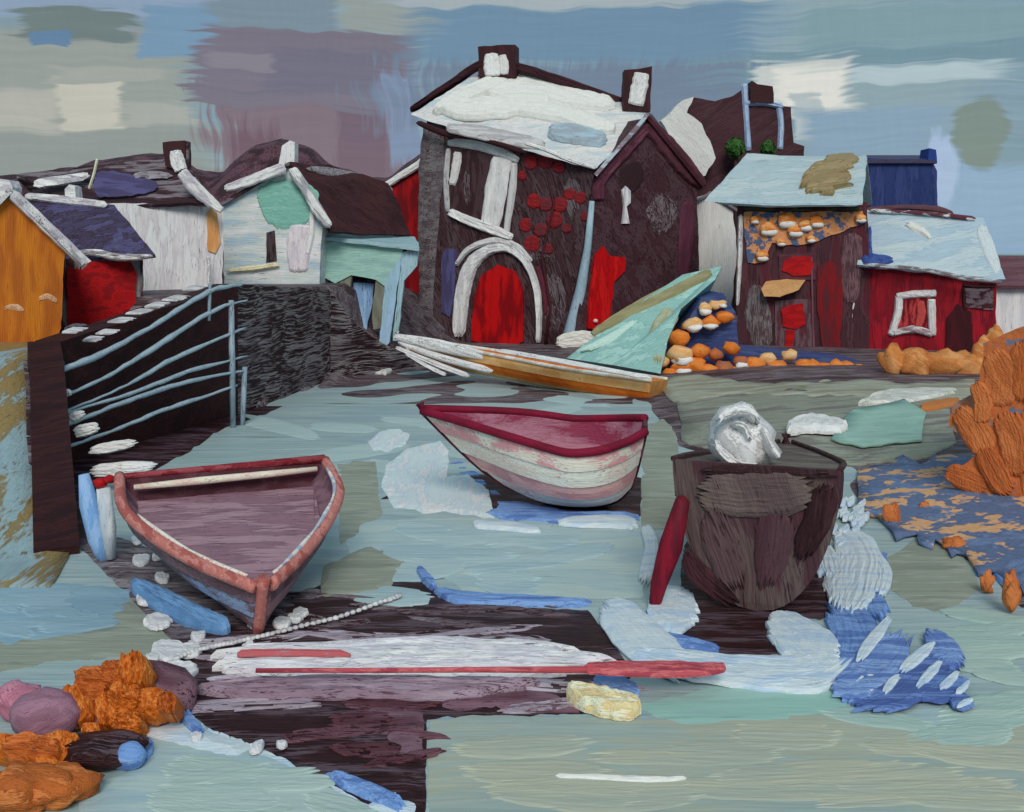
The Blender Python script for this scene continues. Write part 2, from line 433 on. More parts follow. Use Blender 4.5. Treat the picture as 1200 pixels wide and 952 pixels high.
def hland(x, y):
    d = sdist(x, y)
    h = max(-0.5, min(0.16, d * 0.12))
    if x > 4: h += 0.25 * ss(1.0, 5, d)
    # bank climbing to the left behind the slip
    k = ss(-2.2, -8.2, x) * ss(29.5, 33.5, y)
    h = h + k * 2.75
    if y > 17.3:
        s_ = side(WA, WB, x, y)
        if y < 24: h = max(h, -0.5 + 2.35 * ss(0.1, 0.5, s_))
        else: h = max(h, 2.2 * ss(0.1, 3.5, s_ - (y - 24) * 0.0))
    else:
        s_ = side(RA, WA, x, y)
        ramp_ = 1.85 * max(0, min(1, (y - 11.8) / 5.5)) - 0.03
        if y > 11.0: h = max(h, (-0.5 + (ramp_ + 0.5) * ss(0.05, 0.35, s_)) if y > 11.4 else h)
    s2 = side(WB, QC, x, y)
    if y > WB.y and x < QC.x + 1.5:
        h = max(h if s2 > 0.05 or x > QC.x else min(h, -0.02), -0.5 + 3.1 * ss(0.1, 0.5, s2) * ss(QC.x + 1.5, QC.x - 0.2, x))
    if y > 45: h += min(1.2, (y - 45) * 0.01) * 0.5
    return h + 0.03 * mn.noise(Vector((x * 0.7, y * 0.7, 0)))
xs = [-400, -200, -100, -60, -40, -30, -24, -20, -17] + [-15 + 0.25 * i for i in range(0, 145)] + [22, 24, 28, 34, 45, 70, 120, 220, 400]
ys = [8.2 + 0.25 * i for i in range(0, 144)] + [45, 46.5, 48, 51, 55, 60, 70, 85, 110, 150, 220, 350, 600, 1000, 1600]
vs_, fs_ = [], []
for y in ys:
    for x in xs: vs_.append((x, y, hland(x, y)))
nx = len(xs)
for j in range(len(ys) - 1):
    for i in range(nx - 1):
        a = j * nx + i
        if max(vs_[q][2] for q in (a, a + 1, a + nx, a + nx + 1)) > -0.25:
            fs_.append((a, a + 1, a + nx + 1, a + nx))
lm = paint([(70, 54, 58), (104, 94, 98), (124, 118, 122), (90, 74, 80)], under=(54, 36, 40), cover=0.66, ax='X', s=0.9, bump=0.5)
struct(mk('ground', vs_, fs_, lm, origin=(0, 0, 0), smooth=True, fix=False))

# dark hill behind the roofs
CR = [(-500, 225), (-200, 214), (0, 206), (60, 200), (130, 186), (195, 181), (255, 203), (300, 170), (350, 167), (392, 194), (450, 208), (482, 188), (520, 172), (640, 160), (700, 175), (780, 190), (860, 200), (940, 215), (1000, 245), (1060, 276), (1150, 300), (1400, 304), (1700, 305)]
hv, hf = [], []
D0 = 72.0
cr = cat(CR, 7)
prof = [(-16, -0.05), (-11, 0.35), (-6, 0.72), (-2.5, 0.93), (0, 1.0), (4, 0.93), (10, 0.6), (20, 0.0)]
for i, (px, py) in enumerate(cr):
    base = 0.2
    top = P(px, py, D0).z + 0.25 * mn.noise(Vector((px * 0.05, 0, 3)))
    for dy, k in prof:
        z = base + (top - base) * k + (0.3 * mn.noise(Vector((px * 0.03, dy, 0))) if 0 < k < 1 else 0)
        hv.append(((px - 600) * D0 / F, D0 + dy, z))
np_ = len(prof)
for i in range(len(cr) - 1):
    for j in range(np_ - 1):
        a = i * np_ + j; hf.append((a, a + np_, a + np_ + 1, a + 1))
struct(mk('hill', hv, hf, paint([(54, 34, 38), (72, 46, 54), (92, 62, 72)], under=(48, 28, 32), cover=0.7, ax='Z', s=0.3, bump=0.4), origin=(0, 0, 0), smooth=True))

# banks and pools lying on the flat: real low mounds with a sloping rim
from mathutils.geometry import delaunay_2d_cdt
def bank(name, poly, z, mat, rag=5.0, rim=0.05, step=6):
    z *= 0.45
    q = ragged(poly, rag, step)
    A = [GR.pt(x, y) for x, y in q]; n = len(A)
    pts = [Vector((v.x, v.y)) for v in A]
    x0, x1 = min(p.x for p in pts), max(p.x for p in pts); y0, y1 = min(p.y for p in pts), max(p.y for p in pts)
    stp = max(0.12, min(x1 - x0, y1 - y0) / 14)
    ins = []
    yy = y0
    while yy < y1:
        xx = x0
        while xx < x1:
            a = Vector((xx + rnd.uniform(-.3, .3) * stp, yy + rnd.uniform(-.3, .3) * stp)); c_ = False
            for i in range(n):
                p_, r_ = pts[i], pts[i - 1]
                if (p_.y > a.y) != (r_.y > a.y) and a.x < (r_.x - p_.x) * (a.y - p_.y) / (r_.y - p_.y) + p_.x: c_ = not c_
            if c_ and min((a - p_).length_squared for p_ in pts) > (stp * .5) ** 2: ins.append(a)
            xx += stp
        yy += stp
    co_, ed, fa, ov, oe, of = delaunay_2d_cdt(pts + ins, [], [list(range(n))], 1, 1e-5)
    V_, edge_use = [], {}
    for v, o_ in zip(co_, ov):
        rimv = any(k < n for k in o_) or not o_
        V_.append((v.x, v.y, 0.004 if rimv else z * (1 + 0.5 * mn.noise(Vector((v.x * 1.3, v.y * 1.3, z * 50))))))
    zb_ = -rnd.uniform(.05, .12)
    m_ = len(V_); V_ += [(v.x, v.y, zb_) for v in co_]
    F_ = [tuple(f) for f in fa]
    for f in fa:
        for i in range(len(f)):
            e = (f[i], f[(i + 1) % len(f)]); edge_use[tuple(sorted(e))] = edge_use.get(tuple(sorted(e)), []) + [e]
    F_ += [tuple(v + m_ for v in reversed(f)) for f in fa]
    for k, u in edge_use.items():
        if len(u) == 1: a, b = u[0]; F_.append((b, a, a + m_, b + m_))
    return struct(mk(name, V_, F_, mat, smooth=False))
mudm = paint([(46, 25, 27), (56, 32, 35), (84, 68, 76)], under=(36, 19, 21), cover=0.6, ax='X', s=1.9, bump=0.6, rough=0.42)
mudg = paint([(112, 104, 110), (84, 70, 76), (136, 130, 134)], under=(48, 30, 34), cover=0.62, ax='X', s=2.2, bump=0.5)
mauv = paint([(124, 92, 104), (104, 76, 86), (92, 60, 70)], under=(52, 32, 38), cover=0.75, ax='X', s=2.0, bump=0.5)
sand = paint([(160, 164, 148), (152, 163, 154), (146, 160, 154)], under=(138, 150, 142), cover=0.95, ax='X', s=0.8, bump=0.15, var=0.10, ac=8.0)
sand2 = paint([(136, 142, 128), (146, 152, 140), (128, 134, 122)], under=(116, 122, 114), cover=0.9, ax='X', s=1.0, bump=0.2, var=0.12, ac=9.0)
pale = paint([(158, 178, 178), (152, 172, 176), (164, 180, 176)], under=(138, 160, 164), cover=0.93, ax='X', s=0.7, bump=0.12, var=0.10, ac=8.0)
bluew = paint([(122, 152, 168), (130, 160, 174)], under=(110, 136, 152), cover=0.93, ax='X', s=0.7, bump=0.12, var=0.10, ac=8.0)
tealw = paint([(142, 178, 168), (150, 182, 174)], under=(128, 160, 152), cover=0.93, ax='X', s=0.7, bump=0.12, var=0.10, ac=8.0)
bank('mud_bank', [(180, 780), (212, 742), (300, 716), (360, 692), (412, 668), (470, 662), (500, 668), (512, 700), (620, 712), (690, 716), (716, 752), (742, 790), (706, 836), (500, 842), (498, 985), (440, 948), (330, 888), (250, 856), (200, 822)], 0.03, mudm, 3)
bank('mud_bank', [(92, 640), (136, 628), (220, 660), (300, 712), (360, 690), (400, 690), (330, 724), (262, 744), (200, 752), (150, 700)], 0.045, mudg, 3)
bank('mud_bank', [(62, 520), (150, 505), (290, 470), (330, 478), (250, 510), (190, 548), (115, 566), (104, 640), (86, 640), (70, 570)], 0.02, mudm, 4)
bank('mud_bank', [(772, 738), (796, 700), (800, 640), (850, 600), (960, 610), (990, 715), (960, 728), (915, 716), (928, 764), (850, 778), (800, 752)], 0.03, mudm, 3)
bank('mud_bank', [(445, 585), (520, 560), (700, 545), (752, 560), (752, 606), (600, 600)], 0.02, mudm, 3)  # mud under the pink boat, its dark shadow painted in with it
bank('mud_bank', [(500, 780), (520, 836), (690, 836), (640, 808), (560, 800)], 0.05, mauv, 3)
bank('mud_bank', [(420, 820), (497, 812), (496, 905), (470, 905), (450, 870)], 0.05, mauv, 3)
bank('sand_bar', [(502, 846), (560, 838), (700, 842), (820, 846), (880, 822), (1000, 838), (1080, 842), (1200, 836), (1400, 836), (1400, 1000), (502, 1000)], 0.022, sand, 3)
bank('sand_bar', [(1040, 655), (1075, 632), (1120, 640), (1150, 690), (1110, 718), (1070, 712), (1046, 690)], 0.025, sand2, 3)
bank('sand_bar', [(380, 664), (430, 640), (476, 658), (462, 690), (410, 702), (372, 700)], 0.06, sand2, 3)
bank('sand_bar', [(-60, 742), (100, 738), (150, 700), (200, 745), (196, 790), (150, 770), (60, 776), (-60, 800)], 0.025, sand2, 3)
bank('pool', [(-80, 690), (60, 684), (152, 690), (150, 716), (100, 745), (20, 762), (-80, 750)], 0.03, bluew, 3)
bank('pool', [(400, 612), (520, 606), (640, 614), (752, 606), (756, 700), (640, 704), (540, 690), (500, 668), (500, 640), (410, 650)], 0.022, pale, 3)
bank('pool', [(180, 862), (230, 850), (330, 895), (420, 940), (470, 990), (100, 1000), (90, 930), (150, 905)], 0.024, pale, 3)
bank('pool', [(740, 828), (880, 795), (980, 798), (1000, 840), (900, 850), (800, 852)], 0.026, tealw, 3)
bank('pool', [(1062, 838), (1090, 815), (1160, 820), (1150, 880), (1070, 872)], 0.027, pale, 3)
bank('sand_bar', [(752, 500), (792, 486), (796, 560), (784, 620), (752, 624)], 0.03, sand2, 3)
bank('sand_bar', [(395, 545), (440, 540), (448, 600), (420, 625), (398, 640)], 0.028, sand2, 3)
# right-hand shore surface: dabbed shingle with peach patches, and the grey-green quay top
def hmax(x, y): return hland(x, y)
def carpet(name, poly, mat, up=0.03, rag=4, kind='structure'):
    """A skin that follows the ground height inside an outline."""
    q = ragged(poly, rag, 9); A = []
    for x, y in q:
        z = 0.15
        for _ in range(5):
            v = GZ(z).pt(x, y); z = max(0.0, hland(v.x, v.y))
        A.append(v + Vector((0, 0, up)))
    bm = bmesh.new(); vv = [bm.verts.new(a) for a in A]; f = bm.faces.new(vv)
    bmesh.ops.triangulate(bm, faces=[f])
    for _ in range(3):
        es = [e for e in bm.edges if e.calc_length() > 0.5]
        if es: bmesh.ops.subdivide_edges(bm, edges=es, cuts=1)
        bmesh.ops.triangulate(bm, faces=bm.faces[:])
    vs2 = []
    for v in bm.verts: vs2.append((v.co.x, v.co.y, max(0.0, hland(v.co.x, v.co.y)) + up))
    fs2 = [tuple(v.index for v in f.verts) for f in bm.faces]
    bm.verts.index_update(); fs2 = [tuple(v.index for v in f.verts) for f in bm.faces]
    bm.free()
    n = len(vs2)
    o = mk(name, vs2, fs2, mat, smooth=True, origin=(0, 0, 0))
    md = o.modifiers.new('thick', 'SOLIDIFY'); md.thickness = 0.05; md.offset = -1
    o['kind'] = kind
    return o
carpet('shingle_beach', [(1000, 560), (1040, 545), (1120, 540), (1260, 520), (1260, 700), (1200, 690), (1150, 668), (1100, 645), (1040, 622), (1010, 600)], blotch((88, 104, 134), (196, 152, 112), 1.5, 0.54, (98, 118, 152)), 0.012, 12)
carpet('quay_top', [(792, 470), (860, 458), (1000, 462), (1110, 470), (1120, 520), (1080, 540), (1000, 546), (880, 540), (800, 520)], paint([(128, 130, 116), (140, 146, 132), (112, 108, 104)], under=(96, 84, 82), cover=0.86, ax='X', s=0.9), 0.03)
carpet('quay_top', [(770, 450), (800, 440), (900, 452), (1010, 446), (1060, 452), (1140, 446), (1140, 472), (1000, 466), (860, 462), (790, 474)], paint([(146, 146, 128), (156, 160, 146), (132, 128, 112)], under=(118, 110, 100), cover=0.9, ax='X', s=0.8), 0.035, 4)
carpet('quay_top', [(1000, 486), (1060, 474), (1086, 490), (1080, 522), (1010, 528), (975, 522)], paint([(132, 166, 154), (140, 172, 160)], under=(116, 140, 130), ax='X', s=1.2), 0.055, 3)
carpet('lane', [(-60, 425), (22, 422), (34, 470), (60, 560), (88, 640), (60, 690), (-60, 690)], paint([(132, 112, 72), (120, 108, 80), (128, 150, 156)], under=(96, 84, 66), cover=0.9, ax='Y', s=0.8), 0.03, 3)

# ================================================================== BUILDINGS
def gp(px, d, z=None):
    x = (px - 600) * d / F
    return Vector((x, d, hland(x, d) if z is None else z))
def base_y(d, z): return HOR + (CAMZ - z) * F / d

# --- orange gabled shed, far left
D = 19.5; t_ = thing('gabled_shed', 'rust orange gabled shed at the far left edge above the quay', 'shed', gp(20, D))
pl = VP(0, D - .35, 75, D + .35)
omat = paint([(190, 112, 34), (180, 102, 36), (166, 90, 34)], under=(140, 76, 32), cover=0.93, ax='Z', s=1.6)
solid('wall', [(-52, 292), (12, 228), (76, 292), (72, 385), (60, 410), (-50, 410)], pl, 1.9, omat, t_, 1.5)
slab('roof', [(10, 220, D - .4), (100, 308, D + .3), (84, 300, D + 2.4), (8, 228, D + 1.9)], 0.07, paint([(150, 146, 150), (196, 194, 196)], cover=0.75, ax='Y', s=2), t_)
slab('roof', [(12, 221, D - .4), (-74, 310, D - 1.1), (-80, 302, D + 1.4), (10, 229, D + 1.9)], 0.07, paint([(150, 146, 150), (196, 194, 196)], cover=0.75, ax='Y', s=2), t_)
panel('verge_board', [(10, 222), (20, 226), (104, 306), (92, 312), (10, 234)], pl, 0.16, 0.02, paint([WHITE, LAV], cover=0.85, ax=(0, 45, 0), s=2), t_)
stroke('whitewash', [(2, 362, 5), (18, 360, 8), (30, 366, 5)], pl, 0.02, paint([(206, 180, 150)], under=(172, 96, 36), cover=0.5, s=5), t_, 0.4)
stroke('whitewash', [(42, 352, 5), (56, 348, 8), (72, 356, 5)], pl, 0.02, paint([(206, 180, 150)], under=(172, 96, 36), cover=0.5, s=5), t_, 0.4)
panel('chimney', [(0, 232), (0, 214), (6, 211), (16, 212), (20, 220), (18, 236)], VP(0, D + 1.2, 75, D + 1.2), 0.2, -0.2, paint([WHITE, LAV], s=3), t_, 1)

# --- red cottage with slate roof
D = 22.5; t_ = thing('red_cottage', 'small cottage with bright red front and slate purple roof behind the quay rails', 'cottage', gp(120, D))
pl = VP(75, D - .4, 170, D + .3)
solid('wall', [(70, 303), (168, 300), (168, 400), (70, 402)], pl, 2.4, paint([MAR, (60, 36, 40), GREY], cover=0.8, ax='Z', s=2), t_)
door = panel('door', [(78, 312), (96, 316), (108, 306), (152, 304), (160, 322), (158, 372), (120, 382), (80, 382)], pl, 0.06, -0.05, paint([(150, 16, 22), (176, 20, 24), (128, 16, 22)], under=(70, 16, 20), cover=0.86, ax='X', s=2.5), t_, 1.5)
slab('roof', [(76, 306, D - .25), (182, 299, D - .25), (134, 240, D + 1.3), (30, 233, D + 1.3)], 0.09, paint([(64, 58, 84), (52, 40, 50), (74, 70, 104)], under=DARK, cover=0.72, ax=(0, 0, 30), s=1.4), t_, 0.05)
slab('roof', [(30, 235, D + 1.32), (134, 242, D + 1.32), (150, 300, D + 2.8), (70, 303, D + 2.8)], 0.09, paint([(52, 40, 50)], s=1.5), t_)
rp_ = TP((76, 306, D - .25), (182, 299, D - .25), (134, 240, D + 1.3))
stroke('slate_patch', [(72, 262, 18), (110, 272, 40), (146, 278, 30)], rp_, 0.03, paint([SLATE, (78, 76, 108)], cover=0.92, ax=(0, 0, 30), s=3), t_, 0.1)
stroke('eave_board', [(78, 300, 7), (110, 296, 8), (140, 302, 9), (182, 300, 5)], VP(75, D - .34, 170, D - .34), 0.05, paint([(140, 136, 142), WHITE], cover=0.7, s=3), t_, 0.1)
stroke('ridge_cap', [(28, 230, 8), (70, 234, 10), (128, 241, 9)], VP(75, D + 1.2, 170, D + 1.2), 0.07, paint([WHITE, LAV], cover=0.75, s=3), t_, 0.1)
panel('chimney', [(80, 236), (80, 222), (85, 217), (91, 219), (93, 240)], VP(75, D + 1.45, 170, D + 1.45), 0.18, -0.2, paint([WHITE, LAV], s=3), t_, 1)
stroke('door_step', [(78, 388, 10), (92, 386, 14), (112, 388, 8)], VP(75, D - .5, 170, D - .5), 0.25, paint([LAV, WHITE], cover=0.8, s=3), t_, 0.2)

# --- white cottage with dark roof
D = 26.5; t_ = thing('white_cottage', 'long white cottage with dark slate roof and leaning white chimney', 'cottage', gp(190, D))
pl = VP(110, D - .5, 260, D + .9)
wmat = paint([(208, 204, 204), (190, 184, 190), (216, 212, 208)], under=(90, 74, 78), cover=0.93, ax='Z', s=1.5)
solid('wall', [(104, 240), (246, 236), (262, 248), (260, 345), (240, 360), (104, 390)], pl, 3.0, wmat, t_, 1.5)
dk = paint([(52, 34, 38), (64, 44, 50), (112, 104, 110)], under=(44, 26, 30), cover=0.72, ax='X', s=1.1)
slab('roof', [(92, 244, D - .3), (252, 237, D + .3), (212, 184, D + 1.7), (20, 204, D + 1.7)], 0.1, dk, t_, 0.06)
slab('roof', [(20, 206, D + 1.72), (212, 186, D + 1.72), (236, 240, D + 3.5), (60, 246, D + 3.5)], 0.1, dk, t_)
rp_ = TP((92, 244, D - .3), (252, 237, D + .3), (212, 184, D + 1.7))
stroke('slate_patch', [(108, 216, 28), (130, 216, 30), (160, 217, 22), (188, 218, 8)], rp_, 0.03, paint([(78, 74, 112), (66, 60, 92)], cover=0.92, ax='X', s=2.5), t_, 0.15)
stroke('roof_streak', [(36, 216, 9), (70, 211, 10), (108, 205, 9)], rp_, 0.03, paint([(160, 156, 160), WHITE], cover=0.75, s=2.5), t_, 0.2)
stroke('roof_streak', [(152, 207, 10), (180, 205, 9), (206, 206, 6)], rp_, 0.03, paint([(140, 134, 140)], cover=0.6, s=2.5), t_, 0.3)
slab('chimney', [(196, 168, D + 1.4), (222, 166, D + 1.4), (222, 200, D + 1.4), (206, 200, D + 1.4)], 0.1, dk, t_)
panel('chimney', [(197, 196), (194, 168), (220, 166), (221, 202)], VP(110, D + 1.5, 260, D + 1.5), 0.25, -0.25, paint([(60, 34, 38)], ax='Z', s=2), t_, 1)
stroke('chimney_pot', [(206, 176, 12), (208, 188, 17), (213, 202, 14)], VP(110, D + 1.2, 260, D + 1.2), 0.16, paint([WHITE, (198, 196, 198)], ax='Z', s=3), t_, 0.1)
stroke('verge_board', [(212, 200, 13), (226, 218, 16), (246, 236, 13), (262, 248, 7)], VP(110, D - .35, 260, D + .25), 0.1, paint([WHITE, LAV], ax=(0, 45, 0), s=3), t_, 0.08)
panel('window', [(242, 250), (247, 244), (254, 250), (258, 285), (252, 297), (243, 294)], pl, 0.05, -0.05, paint([(214, 156, 100), (200, 140, 86)], ax='Z', s=3), t_, 1)
stroke('finial_rod', [(114, 186, 3), (110, 204, 3.2), (104, 222, 2.5)], VP(110, D - .4, 260, D - .4), 0.05, paint([(214, 206, 180)], s=4), t_, 0.05, 1)
stroke('drainpipe', [(244, 300, 4), (245, 320, 4), (245, 366, 4)], VP(110, D - .1, 260, D + .5), 0.06, paint([WHITE], cover=0.7, ax='Z', s=4), t_, 0.1, 1.5)

# --- white gabled cottage with dark side roof
D = 31.5; t_ = thing('gabled_cottage', 'white gabled cottage with tall chimney and a round teal patch on its gable', 'cottage', gp(320, D))
pl = VP(262, D, 375, D)
gm = paint([(206, 204, 204), (176, 190, 196), (196, 196, 182), (160, 178, 188)], under=(96, 84, 88), cover=0.88, ax='X', s=1.1)
solid('wall', [(262, 236), (300, 212), (335, 194), (352, 206), (378, 262), (374, 336), (262, 340)], pl, 3.5, gm, t_, 1.5)
slab('roof', [(340, 190, D - .2), (388, 272, D - .2), (482, 276, D + 3.4), (455, 214, D + 3.4), (385, 194, D + 1.5)], 0.1, paint([(56, 32, 36), (66, 38, 40)], under=(44, 25, 29), cover=0.7, ax=(0, 20, 40), s=1.0), t_, 0.06)
slab('roof', [(338, 190, D - .2), (258, 238, D - .2), (300, 240, D + 3.5), (372, 196, D + 3.5)], 0.1, paint([(56, 36, 40), (104, 96, 100)], cover=0.8, ax='X', s=1.0), t_)
stroke('verge_board', [(262, 222, 9), (290, 213, 12), (316, 203, 13), (336, 196, 14)], VP(262, D - .3, 375, D - .3), 0.1, paint([WHITE, LAV], cover=0.9, ax=(0, -25, 0), s=2), t_, 0.1)
stroke('verge_board', [(340, 196, 13), (358, 222, 12), (372, 246, 13), (388, 268, 9)], VP(262, D - .3, 375, D - .3), 0.1, paint([WHITE, (150, 150, 154)], cover=0.8, ax=(0, 55, 0), s=2), t_, 0.1)
panel('chimney', [(327, 204), (332, 172), (342, 166), (348, 168), (346, 206)], VP(262, D + .4, 375, D + .4), 0.25, -0.3, paint([(212, 206, 208), WHITE], ax='Z', s=2), t_, 1)
stroke('roof_streak', [(354, 196, 8), (400, 204, 10), (440, 214, 9), (462, 226, 8)], TP((340, 190, D - .2), (388, 272, D - .2), (482, 276, D + 3.4)), 0.04, paint([(150, 146, 150)], cover=0.55, s=2), t_, 0.2)
panel('window', [(312, 272), (322, 270), (324, 306), (312, 308)], pl, 0.02, -0.08, paint([(44, 30, 34), (70, 58, 62)], cover=0.7, ax='Z', s=3), t_, 1.2)
stroke('base_course', [(262, 318, 5), (300, 314, 6), (330, 310, 5)], VP(262, D - .1, 375, D - .1), 0.06, paint([(206, 196, 160)], cover=0.75, s=3), t_, 0.2)

def leaf_crown(name, c, r, n, mats, parent, size):
    for mi, mat in enumerate(mats):
        V_, F_ = [], []
        for i in range(n // len(mats)):
            v = Vector((rnd.gauss(0, 1), rnd.gauss(0, 1), rnd.gauss(0, 1))).normalized()
            k = 0.62 + 0.42 * rnd.random() + 0.14 * mn.noise(v * 2.2)
            p_ = Vector((c[0] + v.x * r[0] * k, c[1] + v.y * r[1] * k, c[2] + v.z * r[2] * k))
            nrm = (v + Vector((rnd.uniform(-.5, .5), rnd.uniform(-.5, .5), rnd.uniform(-.5, .5)))).normalized()
            a = nrm.cross(Vector((rnd.uniform(-1, 1), rnd.uniform(-1, 1), rnd.uniform(-1, 1)))).normalized(); b = nrm.cross(a)
            s_ = size * rnd.uniform(.7, 1.4); k0 = len(V_)
            V_ += [p_ - a * s_, p_ - b * s_ * .55 + nrm * s_ * .12, p_ + a * s_, p_ + b * s_ * .55 + nrm * s_ * .12]
            F_.append((k0, k0 + 1, k0 + 2, k0 + 3))
        mk(name, V_, F_, mat, parent, fix=False)
stroke('teal_patch', [(304, 244, 36), (318, 240, 52), (338, 240, 58), (358, 242, 50), (369, 246, 30)], pl, 0.06, paint([(116, 168, 154), (124, 174, 160)], under=(104, 152, 142), cover=0.93, ax='X', s=2), t_, 0.1)
stroke('doorway', [(352, 262, 24), (350, 290, 28), (350, 320, 22)], pl, 0.09, paint([(206, 198, 202), (190, 182, 190)], cover=0.9, ax='Z', s=2), t_, 0.1)
stroke('door_post', [(366, 246, 7), (365, 275, 8), (360, 300, 6)], pl, 0.11, paint([(216, 210, 208)], cover=0.9, ax='Z', s=3), t_, 0.1)
# --- teal open shelter
D = 32.5; t_ = thing('boat_shelter', 'teal open-fronted shelter on posts between white gable and red house', 'shelter', gp(425, D))
pl = VP(380, D, 490, D)
tm = paint([(140, 178, 168), (150, 186, 176), (132, 168, 162)], under=(112, 140, 136), cover=0.93, ax='X', s=1.2)
slab('roof', [(372, 276, D - .3), (492, 290, D - .3), (486, 278, D + 2.4), (384, 268, D + 2.4)], 0.12, paint([(150, 176, 184), (132, 164, 168)], cover=0.9, s=1.5), t_, 0.04)
panel('fascia', [(382, 282), (474, 288), (470, 300), (462, 345), (442, 328), (412, 322), (394, 332), (380, 326)], pl, 0.08, -0.1, tm, t_, 1.5)
panel('post', [(398, 324), (412, 322), (409, 366), (402, 372), (397, 366)], pl, 0.02, -0.3, paint([(118, 118, 106), (104, 104, 92)], ax='Z', s=2), t_, 1)
panel('post', [(441, 326), (452, 326), (448, 384), (438, 386), (436, 372)], pl, 0.02, -0.3, paint([(118, 118, 106), (104, 104, 92)], ax='Z', s=2), t_, 1)
panel('post', [(452, 330), (472, 300), (464, 350), (457, 402), (446, 412), (444, 404)], pl, 0.09, -0.2, paint([(150, 178, 206), (140, 172, 186)], ax='Z', s=1.5), t_, 1.5)
panel('post', [(472, 296), (490, 290), (488, 312), (480, 324), (474, 330), (466, 400), (460, 400)], pl, 0.05, -0.2, paint([(140, 172, 176), (150, 178, 190)], ax='Z', s=1.5), t_, 1.5)
panel('door', [(414, 332), (438, 332), (436, 362), (428, 392), (412, 364)], VP(380, D + .4, 490, D + .4), 0.05, -0.05, paint([(140, 170, 200), (120, 152, 190)], under=(70, 60, 80), cover=0.75, ax='Z', s=1.8), t_, 2)
panel('side_wall', [(376, 282), (384, 282), (384, 352), (376, 356)], pl, -0.15, -2.2, paint([(92, 98, 134), (130, 150, 176)], ax='Z', s=2), t_, 1)
panel('rear_wall', [(384, 285), (478, 290), (470, 372), (386, 350)], VP(380, D + 2.1, 490, D + 2.1), 0.05, -0.05, paint([(70, 48, 54), (96, 84, 90)], cover=0.7, s=1.5), t_, 1)

# --- narrow red house squeezed beside the big one
D = 40.5; t_ = thing('narrow_house', 'narrow crimson house squeezed against the left side of the big dark house', 'house', gp(478, D, 0.2))
pl = VP(445, D, 505, D)
rm = paint([(150, 16, 20), (126, 14, 20), (96, 14, 20)], under=(60, 14, 20), cover=0.9, ax='Z', s=1.0)
solid('wall', [(446, 224), (500, 186), (504, 250), (504, 408), (466, 408), (474, 300), (470, 262)], pl, 3.0, rm, t_, 1.5)
stroke('verge_board', [(446, 222, 8), (470, 206, 8), (492, 192, 9), (503, 180, 6)], VP(445, D - .15, 505, D - .15), 0.14, paint([WHITE, (200, 198, 196)], ax=(0, -35, 0), s=2), t_, 0.06)
stroke('corner_board', [(503, 178, 5), (501, 196, 7), (500, 212, 4)], VP(445, D - .2, 505, D - .2), 0.14, paint([WHITE], ax='Z', s=2), t_, 0.06)
slab('roof', [(444, 222, D - .1), (503, 180, D - .1), (506, 186, D + 3), (452, 226, D + 3)], 0.1, paint([(58, 22, 28)], s=1), t_)

# --- the big dark house
DA, DB, DC = 39.5, 37.4, 40.0
t_ = thing('harbour_house', 'tall dark two-storey house with white roof, arched red door and two chimneys', 'house', gp(660, 39, 0.14))
pf = VP(495, DA, 692, DB); pg = VP(692, DB, 822, DC)
stone = paint([(62, 42, 46), (74, 58, 62)], under=(42, 23, 27), cover=0.6, ax=(0, 70, 0), s=0.9)
stone2 = paint([(64, 40, 46), (74, 54, 60)], under=(48, 27, 33), cover=0.65, ax=(0, 50, 0), s=0.9)
solid('wall', [(500, 140), (560, 150), (640, 176), (697, 200), (690, 240), (664, 417), (490, 409), (496, 300)], pf, 4.0, stone, t_, 1.2)
solid('wall', [(697, 200), (730, 165), (758, 138), (790, 172), (816, 206), (820, 330), (818, 404), (664 + 8, 417)], pg, 4.2, stone2, t_, 1.2)
roofm = paint([(206, 204, 200), (186, 184, 184), (216, 214, 206), (176, 186, 190)], under=(120, 112, 116), cover=0.93, ax=(0, 0, 15), s=0.8, bump=0.6)
slab('roof', [(484, 132, DA - .1), (540, 153, DA - .65), (640, 180, DB + .25), (701, 196, DB - .3), (764, 130, DB + 3.0), (735, 122, DB + 3.2), (604, 86, DA + 2.8), (574, 80, DA + 3.0), (540, 98, DA + 1.8)], 0.16, roofm, t_, 0.08)
rp_ = TP((484, 132, DA - .1), (701, 196, DB - .3), (604, 86, DA + 2.8))
stroke('ridge', [(480, 131, 8), (530, 98, 10), (566, 76, 11), (606, 80, 12), (660, 96, 11), (734, 122, 10)], VP(495, DA + 2.6, 735, DB + 3.5), 0.3, paint([(58, 30, 36), (48, 26, 30)], cover=0.9, s=1), t_, 0.03)
wst = paint([(220, 216, 204), (210, 208, 202)], under=(180, 178, 178), cover=0.94, ax=(0, 0, 15), s=1.4, bump=0.6)
for i, pth in enumerate(([(506, 134, 6), (540, 118, 16), (580, 100, 18), (622, 90, 10)],
                         [(516, 126, 12), (545, 131, 22), (600, 126, 24), (650, 120, 18)],
                         [(570, 114, 10), (620, 104, 24), (670, 116, 24), (724, 128, 12)],
                         [(600, 130, 12), (650, 134, 20), (700, 150, 18), (722, 156, 8)])):
    stroke('whitewash', pth, rp_, 0.34, wst, t_, 0.1)
stroke('roof_patch', [(640, 156, 14), (676, 160, 22), (712, 168, 14)], rp_, 0.30, paint([(150, 172, 184), (140, 150, 158)], cover=0.9, s=1.4), t_, 0.15)
stroke('roof_patch', [(520, 150, 8), (560, 156, 14), (610, 166, 14), (640, 172, 8)], rp_, 0.20, paint([(158, 154, 156), (180, 178, 178)], cover=0.9, s=1.4), t_, 0.1)
stroke('eave_board', [(612, 167, 4), (640, 176, 5), (668, 188, 5), (700, 198, 4)], VP(495, DA - .9, 700, DB - .75), 0.08, paint([WHITE], cover=0.75, s=2), t_, 0.1, 1.5)
